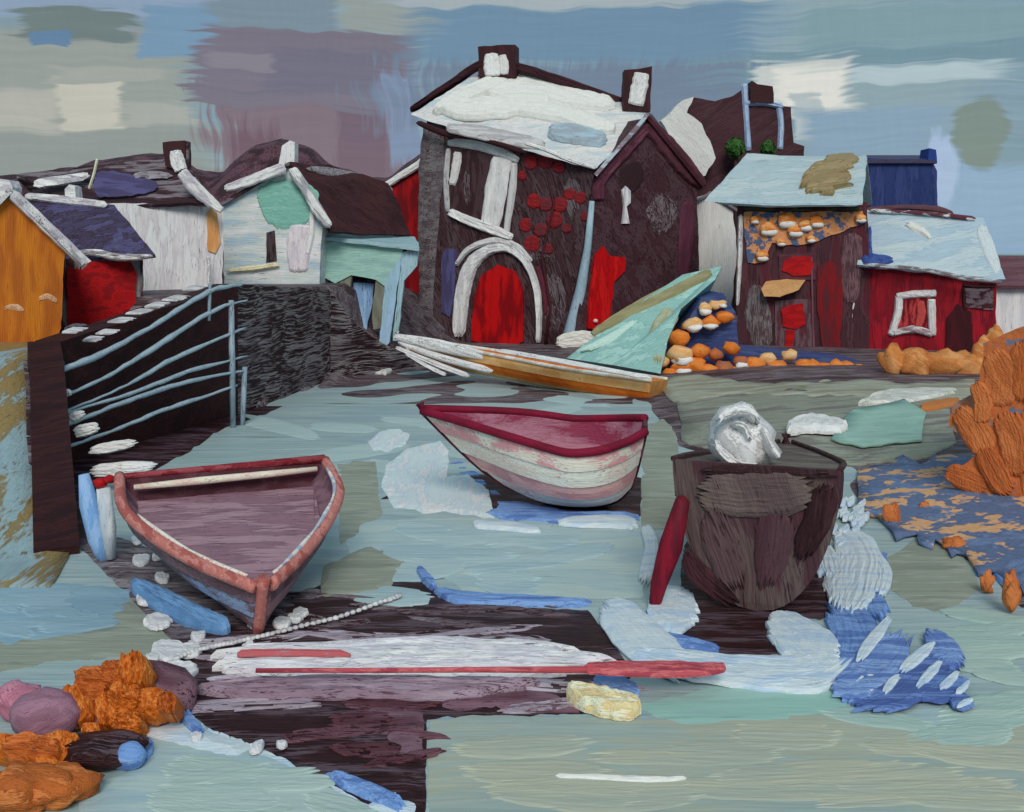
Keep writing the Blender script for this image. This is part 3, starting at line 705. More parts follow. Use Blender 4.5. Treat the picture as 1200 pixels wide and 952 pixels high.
stroke('painted_eave_shadow', [(486, 142, 6), (520, 156, 8), (560, 162, 7), (620, 180, 6)], VP(495, DA - .6, 700, DB - .5), 0.08, paint([(52, 26, 30)], s=2), t_, 0.1)  # dark strip painted in as the shadow under the eave
# gable roof of the cross wing
slab('roof', [(758, 132, DB + .9), (696, 204, DB - .35), (716, 190, DB + 4.4), (762, 134, DB + 4.4)], 0.14, paint([(160, 172, 180), (120, 100, 108)], cover=0.9, s=1.2), t_)
slab('roof', [(758, 132, DB + .9), (828, 218, DC - .35), (826, 214, DC + 4.0), (764, 134, DB + 4.4)], 0.14, paint([(84, 44, 56), (70, 40, 48)], cover=0.9, s=1.2), t_)
bgm = paint([(86, 44, 58), (74, 38, 48), (98, 56, 70)], under=(56, 30, 36), cover=0.9, s=1.4, ax=(0, -45, 0))
stroke('bargeboard', [(702, 236, 13), (703, 212, 14), (730, 180, 15), (760, 146, 16)], pg, 0.16, bgm, t_, 0.05)
stroke('bargeboard', [(756, 142, 16), (780, 170, 22), (804, 198, 22), (824, 220, 12)], pg, 0.18, paint([(88, 48, 60), (76, 44, 52)], under=(56, 30, 36), s=1.4, ax=(0, 45, 0)), t_, 0.05)
stroke('gable_trim', [(704, 196, 2.5), (730, 168, 3), (756, 138, 3)], pg, 0.22, paint([WHITE], cover=0.75, s=2), t_, 0.1, 1)
stroke('corner_pier', [(806, 232, 14), (804, 280, 18), (800, 330, 12)], pg, 0.1, paint([(88, 46, 62), (80, 42, 54)], under=(60, 36, 42), cover=0.85, ax='Z', s=1.4), t_, 0.15)
stroke('wall_patch', [(770, 222, 26), (776, 250, 36), (770, 282, 24)], pg, 0.05, paint([(116, 106, 110)], under=(64, 44, 50), cover=0.5, ax=(0, 60, 0), s=1.6), t_, 0.5, dry=.4)
stroke('dark_wall_patch', [(736, 190, 20), (740, 206, 30), (732, 226, 16)], pg, 0.04, paint([(50, 32, 36)], s=1.4), t_, 0.2)  # dark patch laid flat on the gable wall
sw = panel('slit_window', [(728, 224), (732, 218), (737, 224), (737, 238), (733, 242), (736, 262), (728, 262), (730, 242)], pg, 0.09, 0.0, paint([(216, 214, 208), LAV], ax='Z', s=3), t_, 1)
dr = panel('door', [(690, 350), (696, 300), (706, 288), (712, 300), (732, 302), (730, 318), (718, 330), (712, 378), (700, 387), (688, 384)], pg, 0.10, -0.1, paint([(176, 16, 20), (150, 14, 20), (190, 26, 26)], under=(90, 14, 20), cover=0.93, ax='Z', s=1.4, rough=0.3), t_, 1.5)
lump('door_knob', pg.pt(695, 376, 0.16), (.09, .09, .08), paint([(214, 180, 180)], s=3), dr, 0.1, 2)
# chimneys
plc = VP(495, DA + 2.9, 735, DB + 3.2)
panel('chimney', [(563, 92), (563, 56), (606, 54), (607, 92)], plc, 0.35, -0.4, paint([(62, 32, 36), (50, 28, 32)], ax='Z', s=1.2), t_, 1.2)
stroke('chimney_pot', [(580, 92, 17), (579, 78, 20), (578, 64, 14)], plc, 0.5, paint([WHITE], ax='Z', s=2), t_, 0.12, base=.34)
stroke('chimney_pot', [(593, 90, 9), (593, 78, 11), (590, 66, 9)], plc, 0.46, paint([(200, 198, 196)], ax='Z', s=2), t_, 0.12, base=.34)
plc = VP(495, DB + 3.1, 800, DB + 3.1)
panel('chimney', [(728, 132), (731, 84), (763, 80), (760, 132)], plc, 0.35, -0.4, paint([(62, 32, 36), (50, 28, 32)], ax='Z', s=1.2), t_, 1.2)
stroke('chimney_face', [(751, 87, 17), (748, 104, 19), (743, 126, 18)], plc, 0.5, paint([WHITE, (200, 198, 196)], ax='Z', s=2), t_, 0.08, base=.34)
# upper window: dark panes in a heavy white frame
wd = panel('window', [(526, 170), (604, 190), (600, 272), (526, 250)], pf, 0.03, -0.1, paint([(50, 30, 34), (66, 48, 52)], cover=0.8, ax='Z', s=1.6), t_, 0.8)
stroke('frame', [(524, 168, 7), (550, 168, 13), (580, 175, 14), (609, 189, 7)], pf, 0.16, paint([WHITE, (196, 194, 194)], ax=(0, 15, 0), s=2), wd, 0.05)
stroke('frame', [(537, 178, 9), (535, 194, 11), (530, 218, 8)], pf, 0.14, paint([(200, 198, 196)], ax='Z', s=2), wd, 0.06)
stroke('frame', [(589, 184, 24), (582, 220, 26), (574, 268, 22)], pf, 0.15, paint([WHITE, (196, 194, 194)], ax='Z', s=2), wd, 0.05)
stroke('frame', [(603, 190, 7), (600, 226, 9), (593, 276, 7)], pf, 0.13, paint([(190, 188, 188)], ax='Z', s=2), wd, 0.05)
stroke('sill', [(526, 248, 9), (550, 259, 11), (580, 270, 12), (602, 279, 7)], pf, 0.22, paint([(196, 194, 194), WHITE], ax=(0, 20, 0), s=2), wd, 0.05)
stroke('curtain', [(548, 192, 8), (547, 222, 10), (550, 246, 8)], pf, 0.05, paint([(100, 90, 94)], under=(54, 36, 40), cover=0.5, ax='Z', s=2), wd, 0.5, dry=.35)
stroke('frame', [(526, 172, 6), (523, 210, 7), (525, 250, 6)], pf, 0.13, paint([(176, 174, 174)], cover=0.8, ax='Z', s=2), wd, 0.1)
# ground floor arched door
ad = panel('arched_door', [(553, 400), (556, 350), (566, 322), (584, 310), (604, 318), (614, 340), (614, 400), (596, 408)], pf, 0.12, -0.1, paint([(176, 18, 20), (152, 16, 20), (122, 14, 20)], under=(80, 16, 20), cover=0.93, ax='Z', s=1.4, rough=0.35), t_, 1.5)
stroke('arch_surround', [(538, 398, 14), (541, 352, 18), (551, 314, 17), (570, 295, 13), (594, 291, 10), (615, 305, 9), (628, 334, 8), (632, 368, 7), (631, 404, 6)], pf, 0.22, paint([WHITE, (190, 188, 190)], cover=0.88, ax='Z', s=2), ad, 0.04)
stroke('arch_surround', [(534, 312, 5), (550, 292, 7), (580, 282, 8), (606, 289, 7), (624, 308, 5)], pf, 0.2, paint([(196, 194, 194)], cover=0.8, s=2), ad, 0.05)
stroke('arch_reveal', [(630, 312, 5), (638, 340, 6), (640, 370, 4)], pf, 0.1, paint([(92, 40, 54)], s=2), ad, 0.05)
panel('side_light', [(518, 300), (524, 290), (536, 294), (533, 340), (528, 372), (518, 366)], pf, 0.06, -0.05, paint([(78, 76, 116), (66, 60, 92)], ax='Z', s=2), t_, 1.2)
stroke('quoin_strip', [(508, 144, 22), (506, 190, 28), (502, 260, 24), (500, 330, 18), (498, 400, 16)], pf, 0.07, paint([(108, 102, 104), (88, 80, 84)], under=(58, 42, 46), cover=0.6, ax='X', s=1.6), t_, 0.03)
tube('drainpipe', [pf.pt(695, 236, .16), pf.pt(690, 290, .16), pf.pt(682, 340, .18), pf.pt(668, 400, .2), pf.pt(662, 417, .2)], [.10, .14, .2, .27, .25], paint([(140, 162, 174), (150, 172, 186)], ax='Z', s=2), t_, 8)
stroke('threshold', [(650, 402, 14), (676, 398, 20), (700, 396, 14)], VP(640, DB - .6, 710, DB - .6), 0.2, paint([(206, 204, 196)], cover=0.9, s=2), t_, 0.2)
for pth in ([(646, 316, 16), (650, 350, 26), (648, 396, 18)], [(606, 300, 14), (622, 296, 18), (650, 300, 12)], [(664, 206, 16), (672, 230, 20), (668, 262, 12)]):
    stroke('limewash', pth, pf, 0.03, paint([(98, 88, 92)], under=(56, 38, 42), cover=0.5, ax=(0, 70, 0), s=1.2), t_, 0.4, dry=.3)
# red climbing roses on the front
t2 = thing('climbing_rose', 'red roses climbing the dark front between upper window and blue drainpipe', 'climbing plant', pf.pt(640, 402, 0.1))
tube('stem', [pf.pt(640, 404, .08), pf.pt(646, 360, .1), pf.pt(636, 300, .1), pf.pt(650, 240, .1), pf.pt(640, 195, .1)], [.06, .05, .05, .04, .02], paint([(70, 34, 38)], ax='Z', s=2), t2, 6)
for (x, y, r_) in ((622, 190, 11), (640, 188, 12), (655, 196, 9), (626, 236, 11), (640, 240, 10), (616, 264, 10), (634, 270, 10), (650, 258, 12), (656, 240, 11), (668, 228, 9), (680, 232, 9), (624, 286, 12), (642, 292, 8), (664, 268, 7), (612, 206, 7), (686, 254, 7)):
    mt_ = paint([(132, 26, 30), (108, 32, 38)] if rnd.random() < .45 else [(96, 40, 46), (108, 32, 38)], under=(70, 36, 42), cover=0.72, ax=(0, rnd.choice((20, 60, 100)), 0), s=3)
    stroke('bloom', [(x - r_ * .9, y + rnd.uniform(-3, 3), r_), (x, y, r_ * 1.7), (x + r_ * .9, y + rnd.uniform(-3, 3), r_)], pf, 0.07, mt_, t2, 0.3, dry=0.12)

# --- whitewashed gable end beside it
D = 42.5; t_ = thing('whitewashed_outhouse', 'blank whitewashed outhouse wall between the big house and the stone cottage', 'outhouse', gp(838, D, 0.15))
solid('wall', [(814, 236), (832, 226), (858, 240), (864, 300), (860, 330), (852, 406), (816, 406)], VP(810, D, 865, D), 3.0, paint([(214, 213, 206), (204, 203, 200)], under=(150, 146, 146), cover=0.95, ax='Z', s=0.9, bump=0.6), t_, 2)
panel('door', [(826, 345), (846, 345), (846, 406), (826, 406)], VP(810, D, 865, D), 0.06, -0.1, paint([(44, 54, 100), (50, 60, 104)], ax='Z', s=1.5), t_, 1)
slab('roof', [(812, 238, D - .2), (832, 224, D - .2), (832, 226, D + 3), (812, 240, D + 3)], 0.1, paint([(120, 112, 116)], s=1.5), t_)
slab('roof', [(832, 224, D - .2), (866, 246, D - .2), (866, 246, D + 3), (832, 226, D + 3)], 0.1, paint([(120, 112, 116)], s=1.5), t_)

# --- dark house on the hill with a white roof slope and pale frame
D = 52; t_ = thing('dark_house', 'dark maroon house behind, with one white roof slope and pale blue frame', 'house', gp(860, D))
pl = VP(780, D, 935, D)
dmat = paint([(64, 38, 44), (72, 46, 52), (58, 34, 38)], under=(50, 30, 34), cover=0.85, ax=(0, -30, 0), s=0.7)
solid('wall', [(790, 160), (800, 124), (812, 114), (838, 119), (862, 112), (872, 104), (874, 112), (906, 116), (908, 124), (927, 126), (930, 168), (942, 172), (944, 330), (790, 330)], pl, 5, dmat, t_, 1.2)
panel('roof', [(774, 142), (800, 118), (812, 114), (804, 134), (812, 138), (822, 146), (838, 186), (826, 206), (818, 208)], VP(770, D - 1.2, 840, D - .8), 0.12, -0.3, paint([(212, 211, 204), (202, 200, 196)], under=(150, 140, 140), cover=0.95, ax=(0, 50, 0), s=0.8, bump=0.6), t_, 2)
fm = paint([(148, 168, 196), (160, 178, 204)], cover=0.85, ax='Z', s=1.4)
stroke('frame_post', [(872, 98, 8), (874, 130, 7), (877, 178, 7)], pl, 0.2, fm, t_, 0.05)
stroke('frame_post', [(912, 120, 7), (915, 146, 7), (914, 176, 7)], pl, 0.2, fm, t_, 0.05)
stroke('frame_beam', [(872, 122, 6), (894, 121, 7), (918, 126, 5)], pl, 0.26, fm, t_, 0.05)
panel('chimney', [(878, 122), (879, 96), (886, 100), (904, 102), (905, 122)], pl, 0.3, -0.7, paint([(56, 30, 34)], s=1), t_, 1.0)
for nm, (px, py, rr), lb in (('shrub', (862, 174, 11), 'bright green shrub at left of pale blue frame'), ('shrub', (900, 174, 8), 'small green shrub at foot of the pale blue frame')):
    c = P(px, py, D - 1.0); k = D / F * rr
    t2 = thing(nm, lb, 'shrub', (c.x, c.y, hland(c.x, c.y)), 'green shrubs behind the stone cottage')
    tube('stem', [Vector((c.x, c.y, hland(c.x, c.y) - .1)), c - Vector((0, 0, k * .5)), c], [.14, .1, .04], paint([(60, 44, 40)], s=1), t2, 6)
    leaf_crown('foliage', c, (k, k, k), 420, [paint([(50, 88, 42)], under=(42, 70, 38), s=2), paint([(60, 98, 46)], under=(42, 74, 38), s=2)], t2, 0.16)

# --- stone cottage
D = 35.0; t_ = thing('stone_cottage', 'maroon cottage with grey and tan roof and a band of orange stones', 'cottage', gp(940, D))
pl = VP(862, D, 1016, D - 1.2)
cm = paint([(70, 42, 48), (58, 34, 38), (80, 56, 62), (80, 36, 44)], under=(46, 26, 30), cover=0.8, ax='Z', s=1.0)
solid('wall', [(864, 238), (1016, 236), (1020, 330), (1018, 424), (866, 424), (862, 330)], pl, 3.6, cm, t_, 1.2)
slab('roof', [(826, 234, D - .3), (905, 240, D - .9), (1010, 238, D - 1.75), (1016, 182, D + 1.3), (940, 184, D + 1.8), (876, 180, D + 2.3)], 0.16, paint([(160, 176, 182), (150, 170, 176), (168, 182, 184)], under=(120, 130, 132), cover=0.93, ax='X', s=0.9), t_, 0.05)
slab('roof', [(876, 182, D + 2.32), (1016, 184, D + 1.32), (1022, 236, D + 3.0), (880, 236, D + 4.0)], 0.16, paint([(150, 168, 174)], s=0.9), t_)
rp_ = TP((826, 234, D - .3), (1010, 238, D - 1.75), (1016, 182, D + 1.3))
stroke('roof_patch', [(935, 228, 14), (962, 212, 40), (1006, 206, 48)], rp_, 0.24, paint([(136, 118, 84), (126, 110, 80), (146, 130, 96)], under=(110, 104, 90), cover=0.9, ax='X', s=1.4), t_, 0.5, 5)
stroke('roof_patch', [(960, 192, 12), (985, 190, 14), (1010, 188, 10)], rp_, 0.2, paint([(136, 122, 92)], under=(120, 112, 96), cover=0.85, ax='X', s=1.4), t_, 0.4)
stroke('eave_board', [(836, 236, 6), (900, 240, 6), (960, 240, 5), (1008, 240, 5)], VP(862, D - .6, 1016, D - 1.85), 0.08, paint([(160, 180, 188)], cover=0.9, s=2), t_, 0.08, 2)
stroke('painted_eave_shadow', [(868, 244, 5), (940, 245, 5), (1012, 245, 4)], VP(862, D - .15, 1016, D - 1.35), 0.1, paint([(52, 30, 32), (56, 70, 50)], s=2), t_, 0.08, 2)  # shadow below the cottage eave, put in as a dark strip
panel('stone_band', [(872, 248), (1010, 248), (1012, 262), (960, 282), (935, 290), (905, 284), (895, 308), (876, 308)], pl, 0.06, -0.1, blotch((192, 134, 90), (76, 88, 116), 1.8, 0.53, (178, 120, 80)), t_, 2.5)
for (x, y, r_) in ((901, 268, 11), (923, 258, 12), (932, 270, 10), (944, 264, 9), (957, 260, 9), (1008, 256, 7), (884, 258, 6), (893, 300, 8), (915, 284, 6), (950, 280, 6)):
    o = lump('stone', pl.pt(x, y, .10), (r_ * .028, .14, r_ * .024), paint([ORA, (206, 120, 52), PEACH], under=(150, 84, 40), cover=0.92, s=3), t_, 0.2, 2)
    lump('pale_edge', pl.pt(x + 1, y + r_ * .42, .12), (r_ * .026, .13, r_ * .013), paint([(224, 216, 204)], s=3), o, 0.15, 2)
rdm = paint([(170, 18, 22), (146, 16, 22)], under=(92, 18, 24), cover=0.93, ax='X', s=2.2, rough=0.35)
wd = panel('window', [(912, 298), (956, 296), (956, 328), (914, 330)], pl, 0.05, -0.08, paint([(92, 52, 62), (80, 42, 52)], ax='X', s=2), t_, 1)
panel('pane', [(918, 306), (930, 301), (950, 301), (954, 312), (950, 322), (930, 324), (916, 318)], pl, 0.10, 0.0, rdm, wd, 1.5)
panel('door_canopy', [(893, 338), (898, 330), (922, 327), (944, 328), (936, 340), (914, 347), (896, 347)], pl, 0.45, -0.02, paint([(204, 156, 104), (196, 146, 96)], ax='X', s=2), t_, 1)
wd = panel('door', [(908, 352), (952, 350), (954, 418), (908, 420)], pl, 0.05, -0.06, paint([(84, 46, 54), (96, 78, 84)], cover=0.85, ax='Z', s=2), t_, 1)
panel('pane', [(916, 364), (924, 358), (942, 356), (944, 380), (934, 386), (918, 382)], pl, 0.11, 0.0, rdm, wd, 1.5)
panel('pane', [(921, 386), (932, 388), (930, 400), (926, 412), (920, 410)], pl, 0.11, 0.0, rdm, wd, 1.2)
panel('door', [(958, 312), (972, 304), (986, 312), (988, 360), (984, 410), (964, 410), (958, 360)], pl, 0.06, -0.06, paint([(120, 26, 30), (104, 28, 34), (84, 36, 42)], under=(70, 34, 40), cover=0.85, ax='Z', s=1.6), t_, 1.5)
stroke('door_post', [(951, 300, 3), (952, 350, 3), (954, 418, 3)], pl, 0.12, paint([(116, 74, 86)], ax='Z', s=2), t_, 0.05, 1)
stroke('limewash', [(886, 330, 12), (888, 370, 30), (896, 412, 20)], pl, 0.05, paint([(112, 106, 108)], under=(74, 56, 60), cover=0.45, ax='Z', s=1.6), t_, 0.2)
stroke('drainpipe', [(868, 250, 6), (867, 300, 6), (864, 360, 4)], pl, 0.14, paint([(206, 202, 200)], cover=0.7, ax='Z', s=2), t_, 0.08, 2)
stroke('limewash', [(1000, 270, 20), (998, 310, 24), (996, 360, 18)], pl, 0.05, paint([(110, 82, 86)], under=(74, 50, 56), cover=0.5, ax='Z', s=1.6), t_, 0.2)

# --- navy house behind
D = 42; t_ = thing('navy_house', 'plain navy blue house behind the grey-roofed red shed', 'house', gp(1055, D))
solid('wall', [(1008, 186), (1060, 187), (1090, 186), (1098, 200), (1100, 280), (1098, 400), (1008, 400)], VP(1008, D, 1100, D), 4, paint([(42, 56, 102), (36, 48, 92), (50, 62, 108)], under=(36, 40, 74), cover=0.92, ax='Z', s=0.8), t_, 1.2)
panel('chimney', [(1086, 190), (1088, 174), (1096, 176), (1097, 192)], VP(1008, D, 1100, D), 0.1, -0.8, paint([(40, 60, 126)], ax='Z', s=2), t_, .8)
stroke('side_patch', [(1010, 212, 12), (1012, 226, 16), (1012, 244, 14)], VP(1008, D, 1100, D), 0.08, paint([(92, 50, 56)], ax='Z', s=2), t_, 0.1)
stroke('roof_edge', [(1010, 246, 5), (1060, 243, 6), (1100, 246, 8), (1118, 252, 5)], VP(1008, D - .5, 1118, D - .5), 0.1, paint([(92, 60, 68)], s=2), t_, 0.1)
slab('roof', [(1006, 188, D - .2), (1096, 188, D - .2), (1096, 182, D + 2), (1006, 182, D + 2)], 0.12, paint([(70, 66, 88)], s=1), t_)

# --- red shed with pale roof
D = 34; t_ = thing('red_shed', 'crimson boat shed with pale grey roof and white framed window', 'shed', gp(1085, D))
pl = VP(1005, D, 1168, D - 1.7)
sm = paint([(138, 24, 36), (122, 22, 34), (96, 24, 34), (150, 26, 40)], under=(60, 22, 30), cover=0.9, ax='Z', s=1.1)
solid('wall', [(1008, 312), (1168, 330), (1166, 424), (1006, 424)], pl, 3.4, sm, t_, 1.2)
slab('roof', [(1004, 310, D - .3), (1090, 318, D - 1.2), (1178, 328, D - 2.1), (1152, 256, D + .7), (1080, 250, D + 1.3), (1014, 246, D + 2.0)], 0.14, paint([(160, 178, 190), (152, 172, 184), (172, 186, 190)], under=(140, 160, 172), cover=0.95, ax='X', s=0.7), t_, 0.06)
slab('roof', [(1014, 248, D + 2.02), (1152, 258, D + .72), (1172, 322, D + 2.0), (1020, 310, D + 3.6)], 0.14, paint([(152, 172, 184)], s=0.9), t_)
rp_ = TP((1004, 310, D - .3), (1178, 328, D - 2.1), (1152, 256, D + .7))
stroke('roof_patch', [(1018, 262, 10), (1016, 290, 12), (1020, 306, 16), (1050, 306, 8)], rp_, 0.16, paint([(48, 66, 124), (60, 80, 136)], under=(110, 130, 160), cover=0.85, ax='Z', s=2), t_, 0.2)
stroke('roof_patch', [(1058, 262, 10), (1080, 272, 8), (1092, 282, 6)], rp_, 0.14, paint([(206, 204, 196)], under=(170, 180, 186), cover=0.7, ax='X', s=2), t_, 0.3)
stroke('ridge_cap', [(1016, 247, 5), (1080, 250, 5), (1146, 257, 6)], VP(1014, D + 1.8, 1152, D + .5), 0.1, paint([(204, 206, 204), (92, 50, 58)], cover=0.8, s=2), t_, 0.1, 2)
stroke('eave_board', [(1006, 310, 5), (1080, 316, 5), (1130, 326, 6), (1178, 331, 4)], VP(1005, D - .5, 1178, D - 2.4), 0.06, paint([(176, 186, 190), (120, 110, 116)], cover=0.8, s=2), t_, 0.1, 2)
stroke('gable_edge', [(1148, 262, 12), (1158, 290, 16), (1170, 322, 10)], rp_, 0.06, paint([(190, 198, 200)], cover=0.8, ax='Z', s=2), t_, 0.2)
wd = panel('window', [(1050, 346), (1094, 346), (1092, 392), (1048, 392)], pl, 0.04, -0.08, paint([(84, 22, 30), (120, 24, 34), (170, 60, 60)], ax='Z', s=2.5), t_, 1)
wf = paint([(216, 212, 208), (196, 190, 190)], s=2.5, ax='Z')
stroke('frame', [(1050, 348, 8), (1072, 345, 9), (1098, 344, 8)], pl, 0.16, wf, wd, 0.05)
stroke('frame', [(1054, 346, 10), (1052, 368, 10), (1044, 394, 9)], pl, 0.15, wf, wd, 0.06)
stroke('frame', [(1091, 350, 10), (1092, 372, 10), (1093, 394, 8)], pl, 0.14, wf, wd, 0.06)
stroke('sill', [(1046, 391, 8), (1070, 386, 9), (1094, 392, 8)], pl, 0.18, paint([(200, 196, 196), (150, 130, 136)], s=2.5), wd, 0.06)
stroke('mullion', [(1078, 352, 9), (1080, 366, 12), (1076, 384, 9)], pl, 0.1, paint([(176, 70, 66)], ax='Z', s=2.5), wd, 0.1)
wd = panel('window', [(1128, 338), (1164, 336), (1164, 364), (1130, 360)], pl, 0.05, -0.08, paint([(64, 34, 40), (110, 96, 102)], cover=0.8, s=2.5), t_, 1)
stroke('frame', [(1128, 334, 4), (1146, 336, 5), (1166, 336, 4)], pl, 0.12, paint([(54, 28, 32)], s=2), wd, 0.05, 2)
stroke('frame', [(1129, 336, 4), (1130, 350, 5), (1131, 364, 4)], pl, 0.12, paint([(54, 28, 32)], s=2), wd, 0.05, 2)
panel('door', [(1110, 372), (1122, 356), (1138, 366), (1142, 420), (1108, 420)], pl, 0.06, -0.06, paint([(70, 24, 30), (58, 24, 28)], ax='Z', s=2), t_, 1.5)
stroke('drainpipe', [(1003, 318, 5), (1002, 345, 6), (1000, 376, 4)], pl, 0.16, paint([(206, 204, 202)], cover=0.8, ax='Z', s=2), t_, 0.1, 2)

# --- white house at the right edge
D = 33; t_ = thing('white_house', 'white house with maroon roof cut by the right edge', 'house', gp(1230, D))
solid('wall', [(1166, 330), (1310, 334), (1310, 424), (1160, 424)], VP(1160, D, 1300, D), 3.2, paint([(208, 206, 206), (190, 190, 194)], under=(120, 106, 110), cover=0.9, ax='Z', s=1.1), t_, 1.5)
slab('roof', [(1158, 334, D - .3), (1320, 338, D - .3), (1300, 304, D + 1.6), (1162, 300, D + 1.6)], 0.12, paint([(104, 72, 80), (92, 60, 68)], cover=0.85, s=1.1), t_, 0.05)
slab('roof', [(1162, 302, D + 1.62), (1300, 306, D + 1.62), (1310, 336, D + 3.5), (1160, 334, D + 3.5)], 0.12, paint([(92, 60, 68)], s=1.1), t_)

# ================================================================== QUAY WALL AND RAILS
wallm = paint([(44, 22, 25), (56, 28, 28), (38, 20, 23)], under=(34, 18, 21), cover=0.85, ax=(0, 0, 40), s=1.0)
qa, qb = Vector((WA.x, WA.y, 0)), Vector((WB.x, WB.y, 0))
def wallprism(name, pts, th, mat, parent=None):
    """pts: (x, y, ztop) along the foot line, th thickness to the left."""
    A, B = [], []
    V_, F_ = [], []
    for i, (x, y, zt) in enumerate(pts):
        a = Vector(pts[max(0, i - 1)][:2]); b = Vector(pts[min(len(pts) - 1, i + 1)][:2]); e = (b - a).normalized()
        n = Vector((-e.y, e.x))
        V_ += [(x, y, -0.3), (x, y, zt), (x + n.x * th, y + n.y * th, zt), (x + n.x * th, y + n.y * th, -0.3)]
    for i in range(len(pts) - 1):
        for k in range(4):
            F_.append((i * 4 + k, i * 4 + (k + 1) % 4, i * 4 + 4 + (k + 1) % 4, i * 4 + 4 + k))
    F_.append((0, 1, 2, 3)); m_ = (len(pts) - 1) * 4; F_.append((m_ + 3, m_ + 2, m_ + 1, m_))
    return mk(name, V_, F_, mat, parent)
w1 = wallprism('quay_wall', [(WA.x + (WB.x - WA.x) * k / 8, WA.y + (WB.y - WA.y) * k / 8, 2.08 + 0.80 * k / 8 + 0.04 * mn.noise(Vector((k * .9, 0, 0)))) for k in range(9)], 0.55, wallm)
tag(w1, 'dark maroon quay wall behind the pale blue rails', 'wall')
w3 = wallprism('quay_wall', [(WB.x + (QC.x - WB.x) * k / 8, WB.y + (QC.y - WB.y) * k / 8, 2.88 - 0.35 * k / 8 + 0.05 * mn.noise(Vector((k * .9, 8, 0)))) for k in range(9)], 0.6,
               paint([(104, 96, 100), (120, 114, 116)], under=(42, 24, 28), cover=0.47, ax=(0, 0, 80), s=0.5, ac=45.0, bump=0.6))
w4 = wallprism('slip_wall', [(QC.x + .05 + (QE.x - QC.x) * k / 8, QC.y + (QE.y - QC.y) * k / 8, (2.5, 1.95, 1.5, 1.15, .9, .72, .6, .5, .42)[k] + 0.04 * mn.noise(Vector((k * .9, 4, 0)))) for k in range(9)], 0.5,
               paint([(104, 96, 100), (122, 116, 118)], under=(44, 26, 30), cover=0.48, ax=(0, 0, 55), s=0.5, ac=45.0, bump=0.6))
tag(w4, 'low scratched slip wall stepping down below the teal shelter', 'wall')
tag(w3, 'dark quay wall with pale horizontal scratches, right of the railing corner', 'wall')
w2 = wallprism('ramp_wall', [(RA.x + (WA.x - RA.x) * k / 8, RA.y + (WA.y - RA.y) * k / 8, 0.10 + 2.0 * k / 8 + 0.04 * mn.noise(Vector((k * .9, 5, 0)))) for k in range(8)] + [(WA.x - .02, WA.y - .03, 2.1)], 0.5, wallm)
tag(w2, 'dark sloping ramp wall running down to the flats at left', 'wall')
# rails along the wall face
t_ = thing('quay_railing', 'wavering pale blue-grey railing with six rails across the dark quay wall', 'railing', (WA.x + .3, WA.y, 0.0))
pw = Pl((WA.x, WA.y, 0), (WB.y - WA.y, -(WB.x - WA.x), 0))
rl = paint([(136, 156, 166), (146, 164, 174)], under=(96, 106, 118), cover=0.9, ax='Y', s=2)
pq = VP(60, 16.6, 275, 21.0)
for pth in ([(50, 441, 4), (108, 420, 11), (176, 384, 8), (244, 342, 10), (284, 334, 4)],
            [(70, 466, 6), (128, 440, 6), (190, 402, 10), (250, 364, 8), (290, 352, 3)],
            [(72, 484, 4), (140, 456, 5), (205, 420, 9), (288, 384, 4)],
            [(72, 486, 4), (150, 462, 6), (220, 436, 8), (290, 417, 3)],
            [(73, 500, 7), (140, 474, 8), (210, 450, 9), (288, 434, 4)],
            [(73, 526, 6), (140, 502, 6), (200, 478, 8), (278, 452, 4)]):
    pts = [pq.pt(x + 0 * k_, y + 1.6 * mn.noise(Vector((k_ * .6, y * .1, 7))), .0) for k_, (x, y, _) in enumerate(cat(pth, 7))]
    rr = [max(.014, w_ * 16 / F / 2.5 * (1 + .45 * mn.noise(Vector((k_ * .9, w_, 3))))) for k_, (_, _, w_) in enumerate(cat(pth, 7))]
    tube('rail', pts, rr, rl, t_, 6)
pw_ = paint([(140, 158, 170), (120, 138, 150)], under=(84, 84, 94), cover=0.75, ax='Z', s=2)
for x0, x1, ya, yb, r_ in ((271, 273, 352, 500, .055), (287, 284, 430, 496, .05), (246, 245, 332, 372, .03), (72, 78, 424, 548, .045)):
    tube('post', [pq.pt(x0, ya), pq.pt((x0 + x1) / 2, (ya + yb) / 2), pq.pt(x1, yb + 4)], [r_, r_ * 1.2, r_], pw_, t_, 7)
# white stone steps down to the boat
t_ = thing('stone_steps', 'worn white stone steps at the left foot of the railings', 'steps', GR.pt(120, 555))
sp = VP(60, 15.6, 300, 16.6)
for (x0, y0, x1, y1, w_) in ((70, 462, 84, 460, 8), (78, 492, 100, 484, 10), (84, 508, 118, 500, 13), (100, 530, 164, 518, 11), (98, 554, 188, 546, 14)):
    d = 16.3 - (y0 - 460) * 0.012
    stroke('step', [(x0, y0, w_), ((x0 + x1) / 2, (y0 + y1) / 2, w_ * 1.15), (x1, y1, w_ * .7)], VP(60, d, 300, d + .2), 0.05, paint([(206, 204, 200), (220, 218, 210)], cover=0.84, s=3), t_, 0.3, base=-0.05, dry=.12)
# dry white marks on the wall top
t_ = thing('coping_stones', 'broken row of white coping stones on the quay wall top', 'coping', pw.pt(150, 388))
for (x, y, w_) in ((96, 388, 14), (134, 390, 12), (150, 376, 16), (172, 366, 18), (192, 358, 14), (214, 350, 18), (118, 398, 10), (236, 338, 14)):
    stroke('stone', [(x - w_ * .6, y + 3, 2.5), (x, y, 4), (x + w_ * .6, y - 4, 2)], pq, 0.05, paint([(196, 194, 194), (160, 156, 160)], cover=0.8, s=4), t_, 0.2, 2, base=-0.3)

